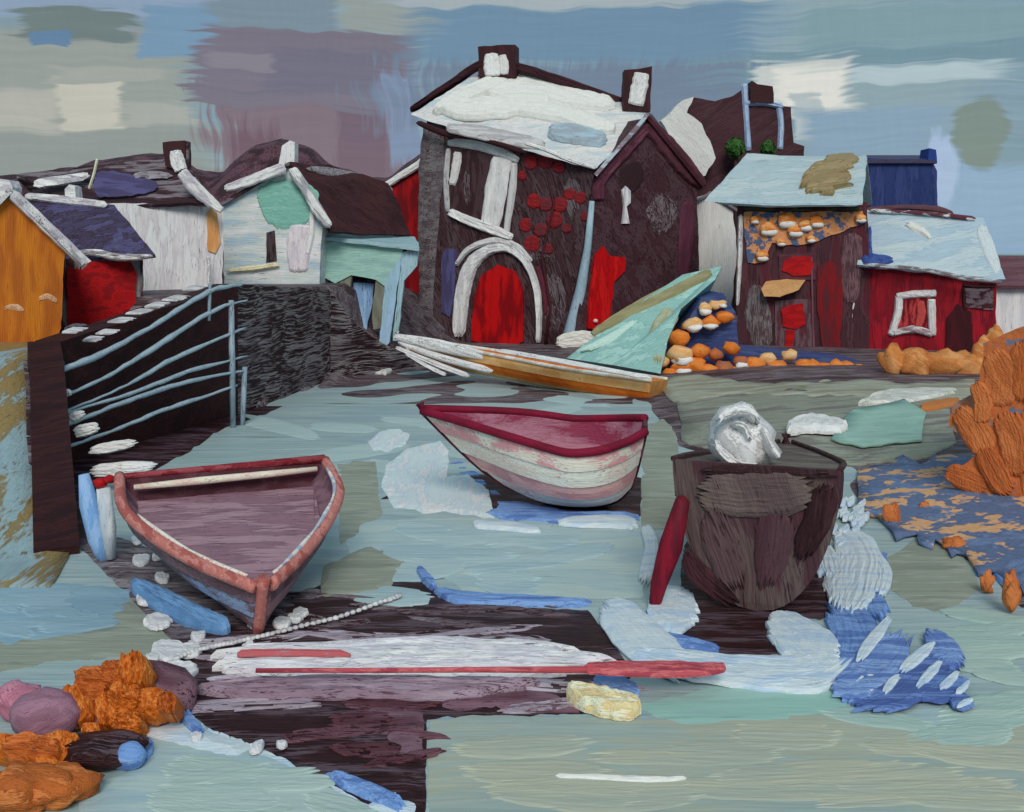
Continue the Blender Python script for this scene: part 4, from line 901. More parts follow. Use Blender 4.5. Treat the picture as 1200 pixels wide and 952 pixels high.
# ================================================================== BOATS
def hull(name, label, cat_, M, L, beam, stations, colors, gun, stem_c, inner, transom_c, nst=4, rake=0.6, thw=2, gr=.045, stemr=.06, belly=0.75, srake=0.12, deck=None):
    """stations: list of (t, beamfactor, zsheer, zkeel) from stern t=0 to bow t=1, boat x forward. Clinker strakes are separate parts."""
    loc = M @ Vector((L / 2, 0, 0))
    root = thing(name, label, cat_, (loc.x, loc.y, loc.z))
    ST = cat(stations, 5); n = len(ST)
    def pnt(i, u, s, off=0.0):
        t__, bf, zs, zk = ST[i]
        b = beam / 2 * bf
        y = b * (math.sin(u * math.pi / 2) ** belly)
        z = zk + (zs - zk) * (1 - math.cos(u * math.pi / 2)) ** 0.8
        x = L * t__ + rake * (max(0, t__ - .55) / .45) ** 2 * u - srake * (1 - t__) ** 4 * u
        y = max(0.0, y + off * (0.35 + .65 * u)); z += -off * (1 - u) * .9
        return Vector((x, s * y, z))
    for s in (1, -1):
        for k in range(nst):
            u0, u1 = k / nst, (k + 1) / nst + 0.012
            V_, F_ = [], []
            for i in range(n):
                V_ += [M @ pnt(i, u0, s, .035), M @ pnt(i, (u0 + u1) / 2, s, .022), M @ pnt(i, u1, s, .010), M @ pnt(i, u1, s, -.012), M @ pnt(i, u0, s, .005)]
            for i in range(n - 1):
                for q in range(5):
                    F_.append((i * 5 + q, i * 5 + (q + 1) % 5, i * 5 + 5 + (q + 1) % 5, i * 5 + 5 + q))
            F_.append((0, 1, 2, 3, 4)); e = (n - 1) * 5; F_.append((e + 4, e + 3, e + 2, e + 1, e))
            mk('strake', V_, F_, colors[s][k % len(colors[s])], root)
        tube('gunwale', [M @ (pnt(i, 1.0, s, .015) + Vector((0, 0, .01))) for i in range(n)], gr, gun, root, 8)
    V_, F_ = [], []
    us = [-1, -.8, -.55, -.25, 0, .25, .55, .8, 1]
    for i in range(n):
        for u in us: V_.append(M @ (pnt(i, abs(u), 1 if u >= 0 else -1, -.03) + Vector((0, 0, .02 if abs(u) < .99 else -.01))))
    m_ = len(us)
    for i in range(n - 1):
        for q in range(m_ - 1): F_.append((i * m_ + q, i * m_ + q + 1, i * m_ + m_ + q + 1, i * m_ + m_ + q))
    mk('inner_hull', V_, F_, inner, root, smooth=True)
    ring = [pnt(0, abs(u / 14), 1 if u >= 0 else -1, .02) for u in range(-14, 15)]
    prism('transom', [M @ (v + Vector((-.03, 0, 0))) for v in ring], [M @ (v + Vector((.03, 0, 0))) for v in ring], transom_c, root)
    prof_ = [pnt(n - 1, u / 8, 1) for u in range(0, 9)]
    for v in prof_: v.y = 0
    top = prof_[-1] + Vector((.04, 0, .10)); bot = [Vector((ST[i][0] * L, 0, ST[i][3] - .02)) for i in range(max(0, n - 8), n - 1)]
    tube('stem', [M @ v for v in bot[::3] + prof_ + [top]], [stemr * .8] * len(bot[::3]) + [stemr] * len(prof_) + [stemr * 1.2], stem_c, root, 8)
    tube('keel', [M @ Vector((ST[i][0] * L, 0, ST[i][3] - .03)) for i in range(n)], .045, stem_c, root, 6)
    if deck is not None:
        A_ = [pnt(i, 1.0, 1, -.01) for i in range(n)] + [pnt(i, 1.0, -1, -.01) for i in range(n - 1, -1, -1)]
        prism('deck', [M @ (v - Vector((0, 0, .02))) for v in A_], [M @ (v - Vector((0, 0, .06))) for v in A_], deck, root)
    for q in range(thw):
        i = int(n * (0.25 + 0.33 * q)); a, b = pnt(i, .86, 1, -.02), pnt(i, .86, -1, -.02); d = Vector((.12, 0, 0)); h = Vector((0, 0, .04))
        prism('thwart', [M @ v for v in (a - d, a + d, b + d, b - d)], [M @ (v - h) for v in (a - d, a + d, b + d, b - d)], inner, root)
    return root
def frame_m(stern, bow, roll=0.0, z=None):
    """Matrix with x from stern to bow (3D points at keel level), rolled about it."""
    a, b = Vector(stern), Vector(bow); x = (b - a).normalized()
    y = Vector((0, 0, 1)).cross(x).normalized(); zz = x.cross(y)
    Mr = Matrix((x, y, zz)).transposed().to_4x4()
    return Matrix.Translation(a) @ Mr @ Matrix.Rotation(R(roll), 4, 'X'), (b - a).length

# mauve boat, left, bow towards the viewer
M1, L1 = frame_m(Vector((-3.35, 12.0, .42)), Vector((-2.38, 9.6, .04)), roll=0)
mv = lambda *c: paint(list(c), under=(70, 46, 54), cover=0.85, ax=(0, 0, -20), s=2.2)
pkm = paint([(176, 108, 100), (190, 130, 122), (156, 84, 78)], under=(120, 62, 60), cover=0.93, ax=(0, 0, -60), s=3)
ST1 = [(0, .98, .62, .0), (.32, .96, .60, .0), (.6, .72, .56, 0), (.82, .40, .53, 0), (1, .05, .54, .02)]
b1 = hull('rowing_boat', 'open mauve rowing boat with thick pink gunwales, bow toward the viewer, at left', 'boat', M1, L1, 2.35,
          ST1,
          {1: [mv((92, 66, 74), (110, 90, 98)), mv((112, 84, 94), (124, 94, 104)), mv((150, 110, 116), (132, 98, 112))], -1: [mv((92, 72, 80), (110, 90, 98)), mv((104, 84, 92), (130, 112, 120)), mv((130, 150, 180), (104, 84, 92))]},
          pkm, pkm, mv((132, 100, 112), (112, 84, 96), (96, 70, 80)), paint([(96, 62, 70), (80, 44, 52)], under=(56, 32, 38), cover=0.8, s=3), 4, rake=0.22, gr=.06, stemr=.055, thw=0)
# its sole boards and stern rail
def bpt(x, y, z): return M1 @ Vector((x, y, z))
sole = paint([(134, 102, 114), (120, 92, 104), (152, 122, 132)], under=(74, 50, 58), cover=0.84, ax=(0, 0, 12), s=1.8)
def reach(y):
    """How far forward a board at this distance from the keel can run."""
    c_ = cat(ST1, 6)
    for a_ in reversed(c_):
        if a_[1] * 2.35 / 2 * .86 > abs(y): return a_[0] * L1
    return 0.2
for q in range(9):
    y0, y1 = -1.0 + q * 2.0 / 9 - .002, -1.0 + (q + 1) * 2.0 / 9 + .002
    zb = rnd.uniform(-.006, .006)
    A_ = [bpt(.05, y0, .38), bpt(reach(y0) - .06, y0, .36), bpt(reach((y0 + y1) / 2) - .06, (y0 + y1) / 2, .36), bpt(reach(y1) - .06, y1, .36), bpt(.05, y1, .38)]
    prism('floorboard', [v + Vector((0, 0, zb)) for v in A_], [v - Vector((0, 0, .03)) for v in A_], sole, b1)
tube('stern_rail', [bpt(-.1, -1.14, .63), bpt(-.12, -.4, .63), bpt(-.12, .4, .64), bpt(-.1, 1.16, .66)], [.035, .04, .045, .05], paint([(116, 34, 42), (140, 66, 72)], under=(70, 24, 30), cover=0.9, s=3), b1, 8)
tube('stern_trim', [bpt(.05, -1.02, .545), bpt(.05, -.3, .56), bpt(.05, .5, .575), bpt(.05, 1.04, .59)], [.03, .045, .04, .03], paint([(216, 204, 186), (206, 186, 172)], under=(160, 120, 120), cover=0.85, s=3), b1, 8)
g_ = cat(ST1, 6)
tube('painted_gunwale_highlight', [bpt(L1 * a_[0] + .22 * (max(0, a_[0] - .55) / .45) ** 2, (a_[1] * 2.35 / 2 - .045), a_[2] + .055) for a_ in g_[2:-2]], [.012 + .014 * abs(math.sin(q_ * .5)) for q_ in range(len(g_) - 4)], paint([(222, 212, 202), (150, 170, 188)], under=(180, 120, 112), cover=0.75, s=3), b1, 6)  # cream line on the gunwale: a highlight painted in as a thin tube
tube('painted_gunwale_highlight', [bpt(L1 * a_[0] + .22 * (max(0, a_[0] - .55) / .45) ** 2, -(a_[1] * 2.35 / 2 - .045), a_[2] + .055) for a_ in g_[8:-2]], [.010 + .012 * abs(math.sin(q_ * .4)) for q_ in range(len(g_) - 10)], paint([(222, 206, 196)], under=(180, 120, 112), cover=0.7, s=3), b1, 6)  # same painted highlight along the other gunwale
# middle boat
M2, L2 = frame_m(GR.pt(738, 600) + Vector((0, .25, .06)), GR.pt(612, 596) + Vector((0, .25, .06)), roll=-5)
pk = lambda *c: paint(list(c), under=(140, 84, 90), cover=0.9, ax='X', s=1.4)
b2 = hull('clinker_boat', 'pink and cream clinker boat hauled out beside pale blue rocks, in mid picture', 'boat', M2, L2, 1.75,
          [(0, .40, 1.12, .22), (.12, .74, 1.04, .06), (.32, .98, .97, .0), (.58, 1.0, .96, 0), (.8, .74, 1.10, .03), (1, .06, 1.27, .16)],
          {1: [pk((170, 122, 128), (150, 106, 112)), pk((214, 180, 172), (226, 204, 190)), pk((204, 160, 156), (186, 136, 138)), pk((222, 196, 184), (228, 212, 198)), pk((222, 204, 190), (196, 142, 146))], -1: [pk((150, 96, 112), (136, 80, 100))]},
          paint([(120, 22, 48), (104, 22, 42)], under=(70, 20, 32), s=2.5), paint([(92, 26, 40), (70, 24, 34)], ax='Z', s=3), paint([(160, 110, 126), (146, 92, 110), (130, 52, 76)], under=(116, 40, 64), cover=0.86, s=1.0), paint([(50, 28, 34), (92, 50, 62)], s=2), 5, rake=1.42, srake=.25, gr=.06, thw=0)
# dark boat at right, its broad stern to the viewer
M3, L3 = frame_m(GR.pt(886, 716) + Vector((0, 0, .03)), GR.pt(918, 604) + Vector((0, 0, .05)), roll=0)
dk_ = lambda *c: paint(list(c), under=(56, 36, 40), cover=0.88, ax='X', s=1.8)
b3 = hull('fishing_boat', 'heavy dark brown boat at right with its broad flat stern to the viewer', 'boat', M3, L3, 1.62,
          [(0, .98, 1.46, .0), (.3, 1.0, 1.26, .0), (.6, .9, 1.06, 0), (.84, .6, .92, .05), (1, .1, .86, .3)],
          {1: [dk_((70, 44, 48), (62, 40, 44)), dk_((80, 56, 60), (70, 48, 52))], -1: [dk_((66, 42, 46), (60, 40, 44)), dk_((74, 54, 58), (70, 50, 52))]},
          paint([(58, 38, 40), (72, 54, 54)], s=2.5), paint([(64, 42, 46), (66, 40, 46)], ax='Z', s=2.5), paint([(84, 72, 70), (66, 50, 52)], s=1.6), paint([(82, 66, 66), (90, 78, 74), (76, 52, 57), (68, 44, 50)], under=(56, 36, 40), cover=0.82, ax=(0, 80, 0), s=0.8), 5, rake=0.5, gr=.03, thw=0, belly=0.74, srake=.12, deck=paint([(92, 82, 78), (78, 62, 64), (112, 106, 96)], under=(56, 38, 42), cover=0.8, s=1.6))
q1, q2, q3 = M3 @ Vector((-.03, 0, 0)), M3 @ Vector((-.15, .8, 1.46)), M3 @ Vector((-.15, -.8, 1.46))
pt3 = Pl(q1, (q2 - q1).cross(q3 - q1)); pt3.o = pt3.o + pt3.n * .03
for pth, cc in (([(806, 572, 34), (850, 578, 52), (920, 576, 56), (962, 566, 34)], ((98, 84, 80), (86, 70, 70))), ([(832, 590, 30), (846, 640, 44), (868, 700, 24)], ((88, 68, 70), (80, 58, 62))), ([(912, 590, 50), (906, 640, 44), (894, 700, 22)], ((78, 54, 60), (70, 46, 52))),
                ([(812, 552, 10), (880, 552, 12), (990, 556, 12)], ((48, 30, 33), (58, 38, 42))), ([(972, 560, 30), (958, 610, 34), (930, 664, 24)], ((46, 27, 30), (60, 36, 40))), ([(800, 640, 12), (822, 676, 26), (868, 712, 20)], ((46, 27, 30), (64, 36, 42)))):
    stroke('tar_patch', pth, pt3, rnd.uniform(.015, .035), paint(list(cc), under=(50, 30, 34), cover=0.85, ax=(0, rnd.choice((70, 100)), 0), s=1.2), b3, 0.35, dry=.1)
# long orange boat on the slip
M5, L5 = frame_m(P(764, 476, 25.4), P(492, 424, 29.2), roll=4)
og = lambda *c: paint(list(c), under=(150, 90, 40), cover=0.9, ax='X', s=1.6)
b5 = hull('long_boat', 'long orange boat with white bow drawn up below the big house', 'boat', M5, L5, 1.3,
          [(0, .72, .66, .0), (.3, 1.0, .60, 0), (.6, .92, .62, 0), (.85, .55, .60, .02), (1, .05, .62, .10)],
          {1: [og((206, 158, 104), (216, 172, 122)), og((196, 104, 36), (184, 92, 30)), og((212, 166, 112), (200, 148, 92))], -1: [og((176, 124, 70))]},
          paint([(214, 210, 202), (190, 176, 160)], cover=0.85, s=2), paint([(212, 210, 206)], cover=0.8, s=2), og((188, 100, 36), (202, 120, 52)), og((186, 134, 76), (176, 120, 66)), 3, rake=0.9, gr=.05)
plb = VP(462, 28.6, 600, 27.2)
wl = paint([(216, 214, 210), (196, 196, 196)], under=(90, 80, 84), cover=0.78, ax='X', s=2.2)
fo = thing('white_spars', 'bundle of white spars fanning out from the orange boat bow', 'spars', plb.pt(520, 436))
for pth in ([(460, 394, 6), (510, 404, 14), (578, 420, 10)], [(464, 400, 5), (520, 420, 8), (582, 436, 8)], [(462, 406, 4), (510, 426, 6), (552, 442, 6)], [(474, 412, 4), (500, 428, 5), (524, 440, 4)], [(580, 410, 5), (660, 424, 6), (768, 444, 5)]):
    stroke('spar', pth, plb if pth[0][0] < 560 else VP(575, 26.4, 770, 24.6), 0.12, wl, fo, 0.12, 2.5)

# teal tarpaulin over a stack, right of the slip
t_ = thing('tarpaulin', 'teal tarpaulin with olive edge stretched over a sloping stack by the big house', 'tarpaulin', gp(740, 30))
A = [P(664, 420, 29.0), P(700, 392, 29.4), P(745, 358, 30.0), P(800, 322, 30.6), P(846, 312, 31.0), P(838, 328, 30.4), P(798, 362, 29.4), P(782, 400, 28.6), P(774, 438, 27.9), P(718, 428, 28.4)]
prism('cover', A, [v + Vector((0.1, 1.5, -.5)) for v in A], paint([(130, 170, 164), (120, 160, 156), (146, 182, 176)], under=(110, 140, 132), cover=0.93, ax=(0, -30, 0), s=1.2), t_)
tp_ = Pl(A[1], (A[4] - A[1]).cross(A[8] - A[1]))
stroke('edge_band', [(690, 394, 6), (740, 366, 14), (790, 340, 16), (836, 318, 10)], tp_, 0.12, paint([(140, 134, 100), (128, 122, 90)], under=(116, 126, 108), cover=0.9, ax=(0, -30, 0), s=1.6), t_, 0.1)
stroke('edge_band', [(790, 362, 20), (772, 394, 24), (772, 430, 12)], tp_, 0.10, paint([(146, 142, 112), (156, 162, 136)], under=(126, 134, 116), cover=0.9, ax='Z', s=1.6), t_, 0.15)
stroke('painted_highlight', [(676, 414, 5), (716, 396, 10), (752, 372, 6)], tp_, 0.08, paint([(176, 202, 192)], under=(140, 176, 168), cover=0.7, ax=(0, -30, 0), s=2), t_, 0.3)  # paler streak on the cover, a highlight painted into the colour

# ================================================================== FORESHORE THINGS
# leaning dark red mooring post
a = GR.pt(764, 714); d = a.y
o = tube('mooring_post', [a - Vector((0, 0, .1)), P(772, 685, d), P(786, 640, d), P(800, 586, d), P(801, 582, d)], [.04, .085, .12, .075, .03], paint([(122, 24, 42), (104, 22, 38), (86, 24, 36)], under=(70, 24, 34), cover=0.9, ax='Z', s=4), None, 9)
tag(o, 'leaning dark red mooring post between the pink boat and the dark boat', 'post')
# white net ball and folded sail on the dark boat / quay
t_ = thing('net_bundle', 'bundled white net heaped on the dark boat', 'net', P(868, 556, 10.9))
c = P(868, 516, 10.9)
lump('net', c, (.37, .36, .34), paint([(196, 196, 196), (170, 168, 170), (214, 213, 210)], under=(104, 92, 94), cover=0.85, ax=(0, 40, 0), s=3), t_, 0.3, 3, flatb=-.8)
for pth in ([(838, 500, 10), (852, 484, 14), (876, 482, 12), (892, 500, 8)], [(834, 512, 8), (846, 530, 12), (868, 546, 12), (898, 546, 8)], [(892, 498, 10), (902, 522, 10), (914, 540, 8)], [(856, 496, 6), (872, 500, 10), (880, 520, 8)]):
    stroke('net_fold', pth, Pl(c - Vector((0, .36, 0)), (0, -1, .25)), 0.09, paint([(220, 219, 216), (206, 205, 204)], under=(150, 146, 148), cover=0.8, s=5), t_, 0.3, base=-0.12)
def flat_stroke(name, label, cat_, pth, mat, th=0.06, z=0.0, group=None, fray=0.2, lane=3.2, kind=None, dry=0.0):
    o = stroke(name, pth, GZ(z), th, mat, None, fray, lane, base=-0.04, dry=dry)
    return tag(o, label, cat_, group, kind)
gz = lambda px, py: hland(*GZ(.15).pt(px, py).xy)
flat_stroke('folded_sail', 'folded white sail lying on the quay right of the net', 'sail', [(918, 508, 8), (944, 498, 16), (972, 500, 14), (996, 504, 5)], paint([(214, 214, 208), (196, 196, 194)], cover=0.92, s=3), 0.16, max(0, gz(950, 500)) + .03)
flat_stroke('white_stones', 'streak of white stones on the quay below the orange hedge', 'stones', [(1000, 474, 8), (1040, 466, 16), (1090, 462, 12), (1128, 458, 6)], paint([(206, 204, 196), (186, 186, 178)], under=(140, 138, 128), cover=0.7, s=3), 0.08, max(0, gz(1050, 466)) + .03, fray=.4)
flat_stroke('white_slab', 'white slab lying on the dark slip left of the spars', 'slab', [(398, 418, 10), (420, 424, 20), (446, 430, 16), (466, 434, 6)], paint([(214, 212, 208), (196, 194, 192)], cover=0.9, s=2), 0.12, .05, fray=.3)
t_ = thing('white_stone', 'lone white stone on the dark slip right of the railings', 'stone', P(322, 424, 29.5))
for (x, y, r_) in ((316, 412, 7), (326, 416, 8), (328, 405, 5), (312, 420, 5)):
    lump('piece', P(x, y, 29.5), (r_ * .026, .2, r_ * .024), paint([(196, 194, 196), LAV], s=3), t_, 0.3, 2)
# foam
fm_ = paint([(188, 202, 226), (202, 212, 230), (174, 192, 222)], under=(136, 160, 204), cover=0.93, ax='X', s=2.5, rough=0.45, var=0.2)
bl_ = paint([(104, 138, 190), (124, 156, 202), (84, 112, 168)], under=(74, 96, 148), cover=0.9, ax='X', s=2.5, var=0.2)
def foam(paths, mat, th=0.05, z=0.03):
    V_, F_ = [], []
    for pth in paths:
        o = stroke('tmp', pth, GZ(z), th * rnd.uniform(.7, 1.2), mat, None, 0.3, 3.5, base=-0.03)
        k = len(V_); V_ += [o.matrix_basis.translation + o.location * 0 + v.co for v in o.data.vertices]
        F_ += [tuple(q + k for q in f.vertices) for f in o.data.polygons]
        me = o.data; bpy.data.objects.remove(o); bpy.data.meshes.remove(me)
    return V_, F_
def foam_obj(name, label, paths, mat, th=0.05, z=0.03):
    V_, F_ = foam(paths, mat, th, z)
    o = mk(name, V_, F_, mat); return tag(o, label, 'foam', None, 'stuff')
foam_obj('blue_shallows', 'deep blue shallows edging the foam and the pools', [
    [(505, 690, 8), (540, 700, 14), (620, 704, 10), (716, 708, 10)], [(488, 664, 8), (498, 676, 12), (512, 690, 10)],
    [(560, 598, 8), (640, 606, 12), (748, 604, 10)], [(760, 742, 10), (800, 752, 14), (850, 762, 8)], [(965, 700, 30), (1000, 740, 60), (1010, 800, 60), (980, 822, 20)],
    [(1040, 640, 14), (1020, 690, 22), (1040, 730, 30)], [(1150, 650, 10), (1176, 676, 14), (1200, 700, 10)], [(690, 792, 14), (730, 806, 22), (752, 814, 10)],
    [(380, 905, 14), (430, 925, 18), (480, 948, 16)], [(130, 890, 24), (160, 882, 26), (180, 868, 18)], [(215, 832, 14), (225, 850, 12), (240, 860, 10)]], bl_, 0.04, 0.024)
foam_obj('foam', 'pale blue white foam swirling round the dark boat and down the flats', [
    [(700, 700, 20), (730, 726, 50), (770, 760, 50), (830, 790, 34)], [(760, 690, 20), (778, 706, 50), (800, 716, 52), (822, 722, 26)],
    [(730, 764, 14), (780, 772, 30), (860, 784, 36), (960, 786, 44), (1000, 760, 24)], [(895, 722, 24), (920, 736, 46), (960, 762, 56), (990, 776, 34)],
    [(975, 622, 26), (1000, 650, 62), (996, 690, 64), (985, 726, 44)], [(950, 640, 14), (965, 650, 30), (975, 680, 40)], [(1012, 640, 20), (1030, 670, 30), (1024, 700, 24)],
    [(752, 612, 12), (764, 640, 18), (752, 690, 20)], [(640, 612, 8), (720, 610, 14), (750, 616, 10)], [(540, 612, 8), (600, 616, 10), (640, 622, 6)],
    [(1000, 806, 20), (1024, 800, 46), (1046, 812, 30)]], fm_, 0.03, 0.045)
up_, dn_ = [], []
for i in range(46):
    f = i / 45; x = 172 + 318 * f; y = 846 + 98 * f ** 1.15
    up_.append((x + rnd.uniform(-3, 3), y - (24 if i % 2 else 4) * rnd.uniform(.5, 1.3))); dn_.append((x - 4, y + 14 + 8 * math.sin(f * 9)))
spk = []
for i in range(34):
    f = rnd.random(); x = 940 + 70 * rnd.random() + 0; y = 586 + 60 * rnd.random()
    if (x - 940) * 0.7 + (y - 586) < 34: continue
    spk.append([(x, y, 5), (x + 6, y - 4, 8), (x + 11, y - 8, 4)])
foam_obj('spray', 'flecks of pale spray flying off the right side of the dark boat', spk, fm_, 0.04, 0.06)
def sweep(name, label, cat_, n, box, mat, wid, lng, z, th=0.006, dry=0.15, slope=0.12, keep=None):
    paths = []
    tries = 0
    while len(paths) < n and tries < 400:
        tries += 1
        x, y = rnd.uniform(box[0], box[2]), rnd.uniform(box[1], box[3])
        if keep and not keep(x, y): continue
        l = rnd.uniform(*lng) * (0.5 + (y - 430) / 700); w_ = rnd.uniform(*wid) * (0.4 + (y - 430) / 600); a_ = rnd.uniform(-slope, slope)
        paths.append([(x - l / 2, y - a_ * l, w_ * .7), (x, y + rnd.uniform(-3, 3), w_), (x + l / 2, y + a_ * l, w_ * .7)])
    V_, F_ = [], []
    for pth in paths:
        o = stroke('tmp', pth, GZ(z * .42 + rnd.uniform(0, .004)), th * .5, mat, None, 0.35, 3.5, base=-0.015, dry=dry)
        k = len(V_); V_ += [o.location + v.co for v in o.data.vertices]; F_ += [tuple(q + k for q in f.vertices) for f in o.data.polygons]
        me = o.data; bpy.data.objects.remove(o); bpy.data.meshes.remove(me)
    o = mk(name, V_, F_, mat); return tag(o, label, cat_, None, 'stuff')
flatp = lambda a_, b_, u_: paint([a_, b_], under=u_, cover=0.95, ax='X', s=0.8, bump=0.15, var=0.08, ac=9.0)
sweep('ripples', 'broad pale teal ripples on the channel below the long boat', 'ripples', 16, (300, 455, 740, 560), flatp((156, 176, 176), (162, 180, 178), (148, 168, 170)), (18, 34), (120, 240), .012, keep=lambda x, y: y > 545 - x * .15)
sweep('ripples', 'broad grey-blue ripples in the water at mid picture', 'ripples', 12, (420, 615, 740, 700), flatp((150, 172, 178), (160, 180, 182), (144, 166, 172)), (20, 36), (100, 200), .045)
sweep('ripples', 'broad olive-grey sweeps over the near sand bar', 'ripples', 18, (560, 860, 1180, 950), flatp((166, 168, 150), (158, 164, 150), (150, 160, 152)), (16, 34), (140, 260), .034, slope=.05)
sweep('ripples', 'pale teal sweeps over the sand at lower right', 'ripples', 14, (1010, 690, 1190, 860), flatp((152, 174, 166), (160, 178, 168), (146, 166, 160)), (18, 34), (70, 150), .036, keep=lambda x, y: x > 1120 or y > 838)
sweep('ripples', 'blue-grey sweeps on the pool at the left edge', 'ripples', 9, (-10, 690, 120, 750), flatp((128, 156, 170), (136, 162, 174), (122, 150, 164)), (14, 26), (70, 130), .046)
sweep('ripples', 'pale grey-green sweeps on the lower left pool', 'ripples', 12, (200, 895, 400, 950), flatp((158, 176, 170), (164, 180, 174), (150, 168, 166)), (14, 26), (70, 140), .04, keep=lambda x, y: y > 862 + (x - 180) * .33)
dryw = paint([(176, 168, 178), (150, 138, 150)], under=(96, 78, 88), cover=0.7, ax='X', s=2, bump=0.3)
sweep('dry_streaks', 'dry lavender streaks dragged over the dark foreground mud', 'streaks', 14, (240, 740, 660, 830), dryw, (6, 16), (110, 240), .055, dry=.5, slope=.06)
sweep('dry_streaks', 'thin grey streaks on the upper edge of the dark mud', 'streaks', 12, (330, 690, 690, 752), paint([(120, 110, 116), (98, 84, 90)], under=(56, 36, 40), cover=0.6, ax='X', s=2), (5, 12), (90, 200), .05, dry=.5, slope=.1)
sweep('dry_streaks', 'maroon streaks on the mud before the sand bar', 'streaks', 9, (300, 820, 480, 890), paint([(104, 70, 80), (84, 50, 58)], under=(50, 28, 32), cover=0.65, ax='X', s=2), (8, 18), (80, 150), .055, dry=.45, slope=.1, keep=lambda x, y: y < 830 + (x - 260) * .3)  # dry-brushed maroon strokes over the mud
def foam_bank(label, poly, z, mat):
    o = bank('foam', poly, z, mat, 3.0); o['kind'] = 'stuff'; tag(o, label, 'foam'); return o
fb1 = paint([(196, 208, 228), (184, 200, 224), (212, 218, 232)], under=(160, 182, 214), cover=0.92, ax='Y', s=1.6, bump=0.4, var=0.16)
foam_bank('large pale blue tongue of foam before the bow of the pink boat', [(448, 572), (452, 545), (478, 526), (516, 516), (526, 530), (524, 560), (548, 556), (572, 574), (580, 608), (548, 604), (520, 600), (490, 600), (462, 596)], 0.05, fb1)
foam_bank('small pale patch of foam left of the pink boat bow', [(430, 518), (444, 508), (466, 503), (480, 510), (476, 522), (452, 531), (436, 528)], 0.06, fb1)
foam_bank('blue painted shadow of the foam under the pink boat', [(525, 545), (540, 540), (600, 585), (690, 602), (748, 596), (750, 610), (650, 612), (586, 610), (570, 575)], 0.03, bl_)  # blue bank painted in as the shadow under the foam
foam_bank('ragged fringe of pale blue foam along the lower left pool', up_ + dn_[::-1], 0.06, fm_)
# white froth and chain by the left boat
fr = []
for (x, y, r_) in ((165, 655, 12), (160, 632, 8), (190, 676, 10), (185, 650, 8), (172, 700, 14), (184, 726, 18), (196, 760, 22), (210, 786, 24), (200, 806, 16), (222, 760, 16), (178, 770, 10), (232, 744, 10), (268, 670, 8), (280, 678, 7), (258, 692, 6), (330, 728, 12), (346, 722, 10), (300, 728, 12), (290, 756, 8), (352, 716, 10), (230, 862, 8), (300, 874, 10), (330, 870, 7)):
    fr.append([(x - r_, y + rnd.uniform(-3, 4), r_ * .5), (x, y, r_ * 1.1), (x + r_ * 1.1, y + rnd.uniform(-6, 2), r_ * .4)])
foam_obj('froth', 'white froth on the mud round the mauve boat and below it', fr, paint([(212, 212, 210), (190, 190, 194)], under=(120, 110, 116), cover=0.88, s=4), 0.02, 0.05)
t_ = thing('mooring_chain', 'white beaded mooring chain curving over the mud from the mauve boat', 'chain', GR.pt(330, 742))
lk = [(206, 772), (230, 762), (258, 756), (286, 750), (320, 742), (360, 732), (400, 722), (440, 708), (468, 698)]
ring_m = paint([(206, 206, 204), (176, 174, 178)], under=(110, 100, 104), cover=0.85, s=6)
for i, (x, y) in enumerate(cat(lk, 6)):
    p_ = GZ(.055).pt(x, y); k = p_.y / F
    lump('link', p_, (k * 4.6, k * 6, k * 2.6), ring_m, t_, 0.3, 1)
# left blue keel board under the mauve boat
flat_stroke('blue_board', 'blue board lying in the mud under the mauve boat', 'board', [(150, 684, 10), (196, 708, 22), (236, 726, 18), (272, 738, 7)], paint([(104, 144, 186), (88, 126, 168)], under=(70, 80, 110), cover=0.9, ax=(0, 0, -35), s=3), 0.10, 0.06, fray=.15)
# pale blue stern post of the mauve boat's mooring
t_ = thing('mooring_stake', 'blue and white stake standing at the stern of the mauve boat', 'stake', GR.pt(118, 656))
d_ = GR.pt(118, 656).y
tube('blue_stake', [P(126, 662, d_), P(116, 630, d_), P(104, 590, d_), P(98, 556, d_)], [.08, .13, .11, .06], paint([(112, 152, 198), (136, 168, 206)], under=(80, 110, 160), cover=0.92, ax='Z', s=4), t_, 9)
tube('white_stake', [P(130, 655, d_ - .1), P(127, 620, d_ - .1), P(121, 572, d_ - .1)], [.05, .09, .08], paint([(200, 204, 206), (170, 180, 190)], cover=0.85, ax='Z', s=4), t_, 9)
lump('red_cap', P(118, 566, d_ - .1), (.09, .08, .06), paint([(160, 24, 28)], s=4), t_, 0.25, 2)
lump('red_cap', P(128, 562, d_ - .1), (.08, .08, .05), paint([(150, 22, 28)], s=4), t_, 0.25, 2)
# long white spar and the pink oar across the foreground
sp_ = paint([(206, 204, 208), (190, 184, 194), (216, 214, 210)], under=(112, 100, 110), cover=0.84, ax='X', s=3, rough=0.5)
o = flat_stroke('driftwood_spar', 'long weathered white spar lying across the foreground mud', 'spar', [(206, 786, 20), (280, 776, 38), (380, 776, 44), (480, 770, 48), (580, 770, 44), (680, 776, 34), (790, 784, 12)], sp_, 0.07, 0.04, fray=.35, dry=.3)
flat_stroke('driftwood_plank', 'lavender plank lying along the near side of the white spar', 'plank', [(216, 808, 10), (300, 808, 18), (420, 806, 22), (540, 808, 18), (640, 800, 8)], paint([(150, 132, 146), (132, 110, 124)], under=(80, 56, 66), cover=0.7, ax='X', s=3), 0.08, 0.04, fray=.25)
t_ = thing('oar', 'thin pinkish red oar resting on the long white spar', 'oar', GZ(.2).pt(570, 786))
go = GZ(.20)
om = paint([(172, 76, 84), (190, 104, 106), (150, 60, 72)], under=(120, 50, 60), cover=0.9, ax='X', s=4)
tube('shaft', [go.pt(300, 786), go.pt(420, 786), go.pt(560, 785), go.pt(690, 785)], [.020, .022, .024, .03], om, t_, 8)
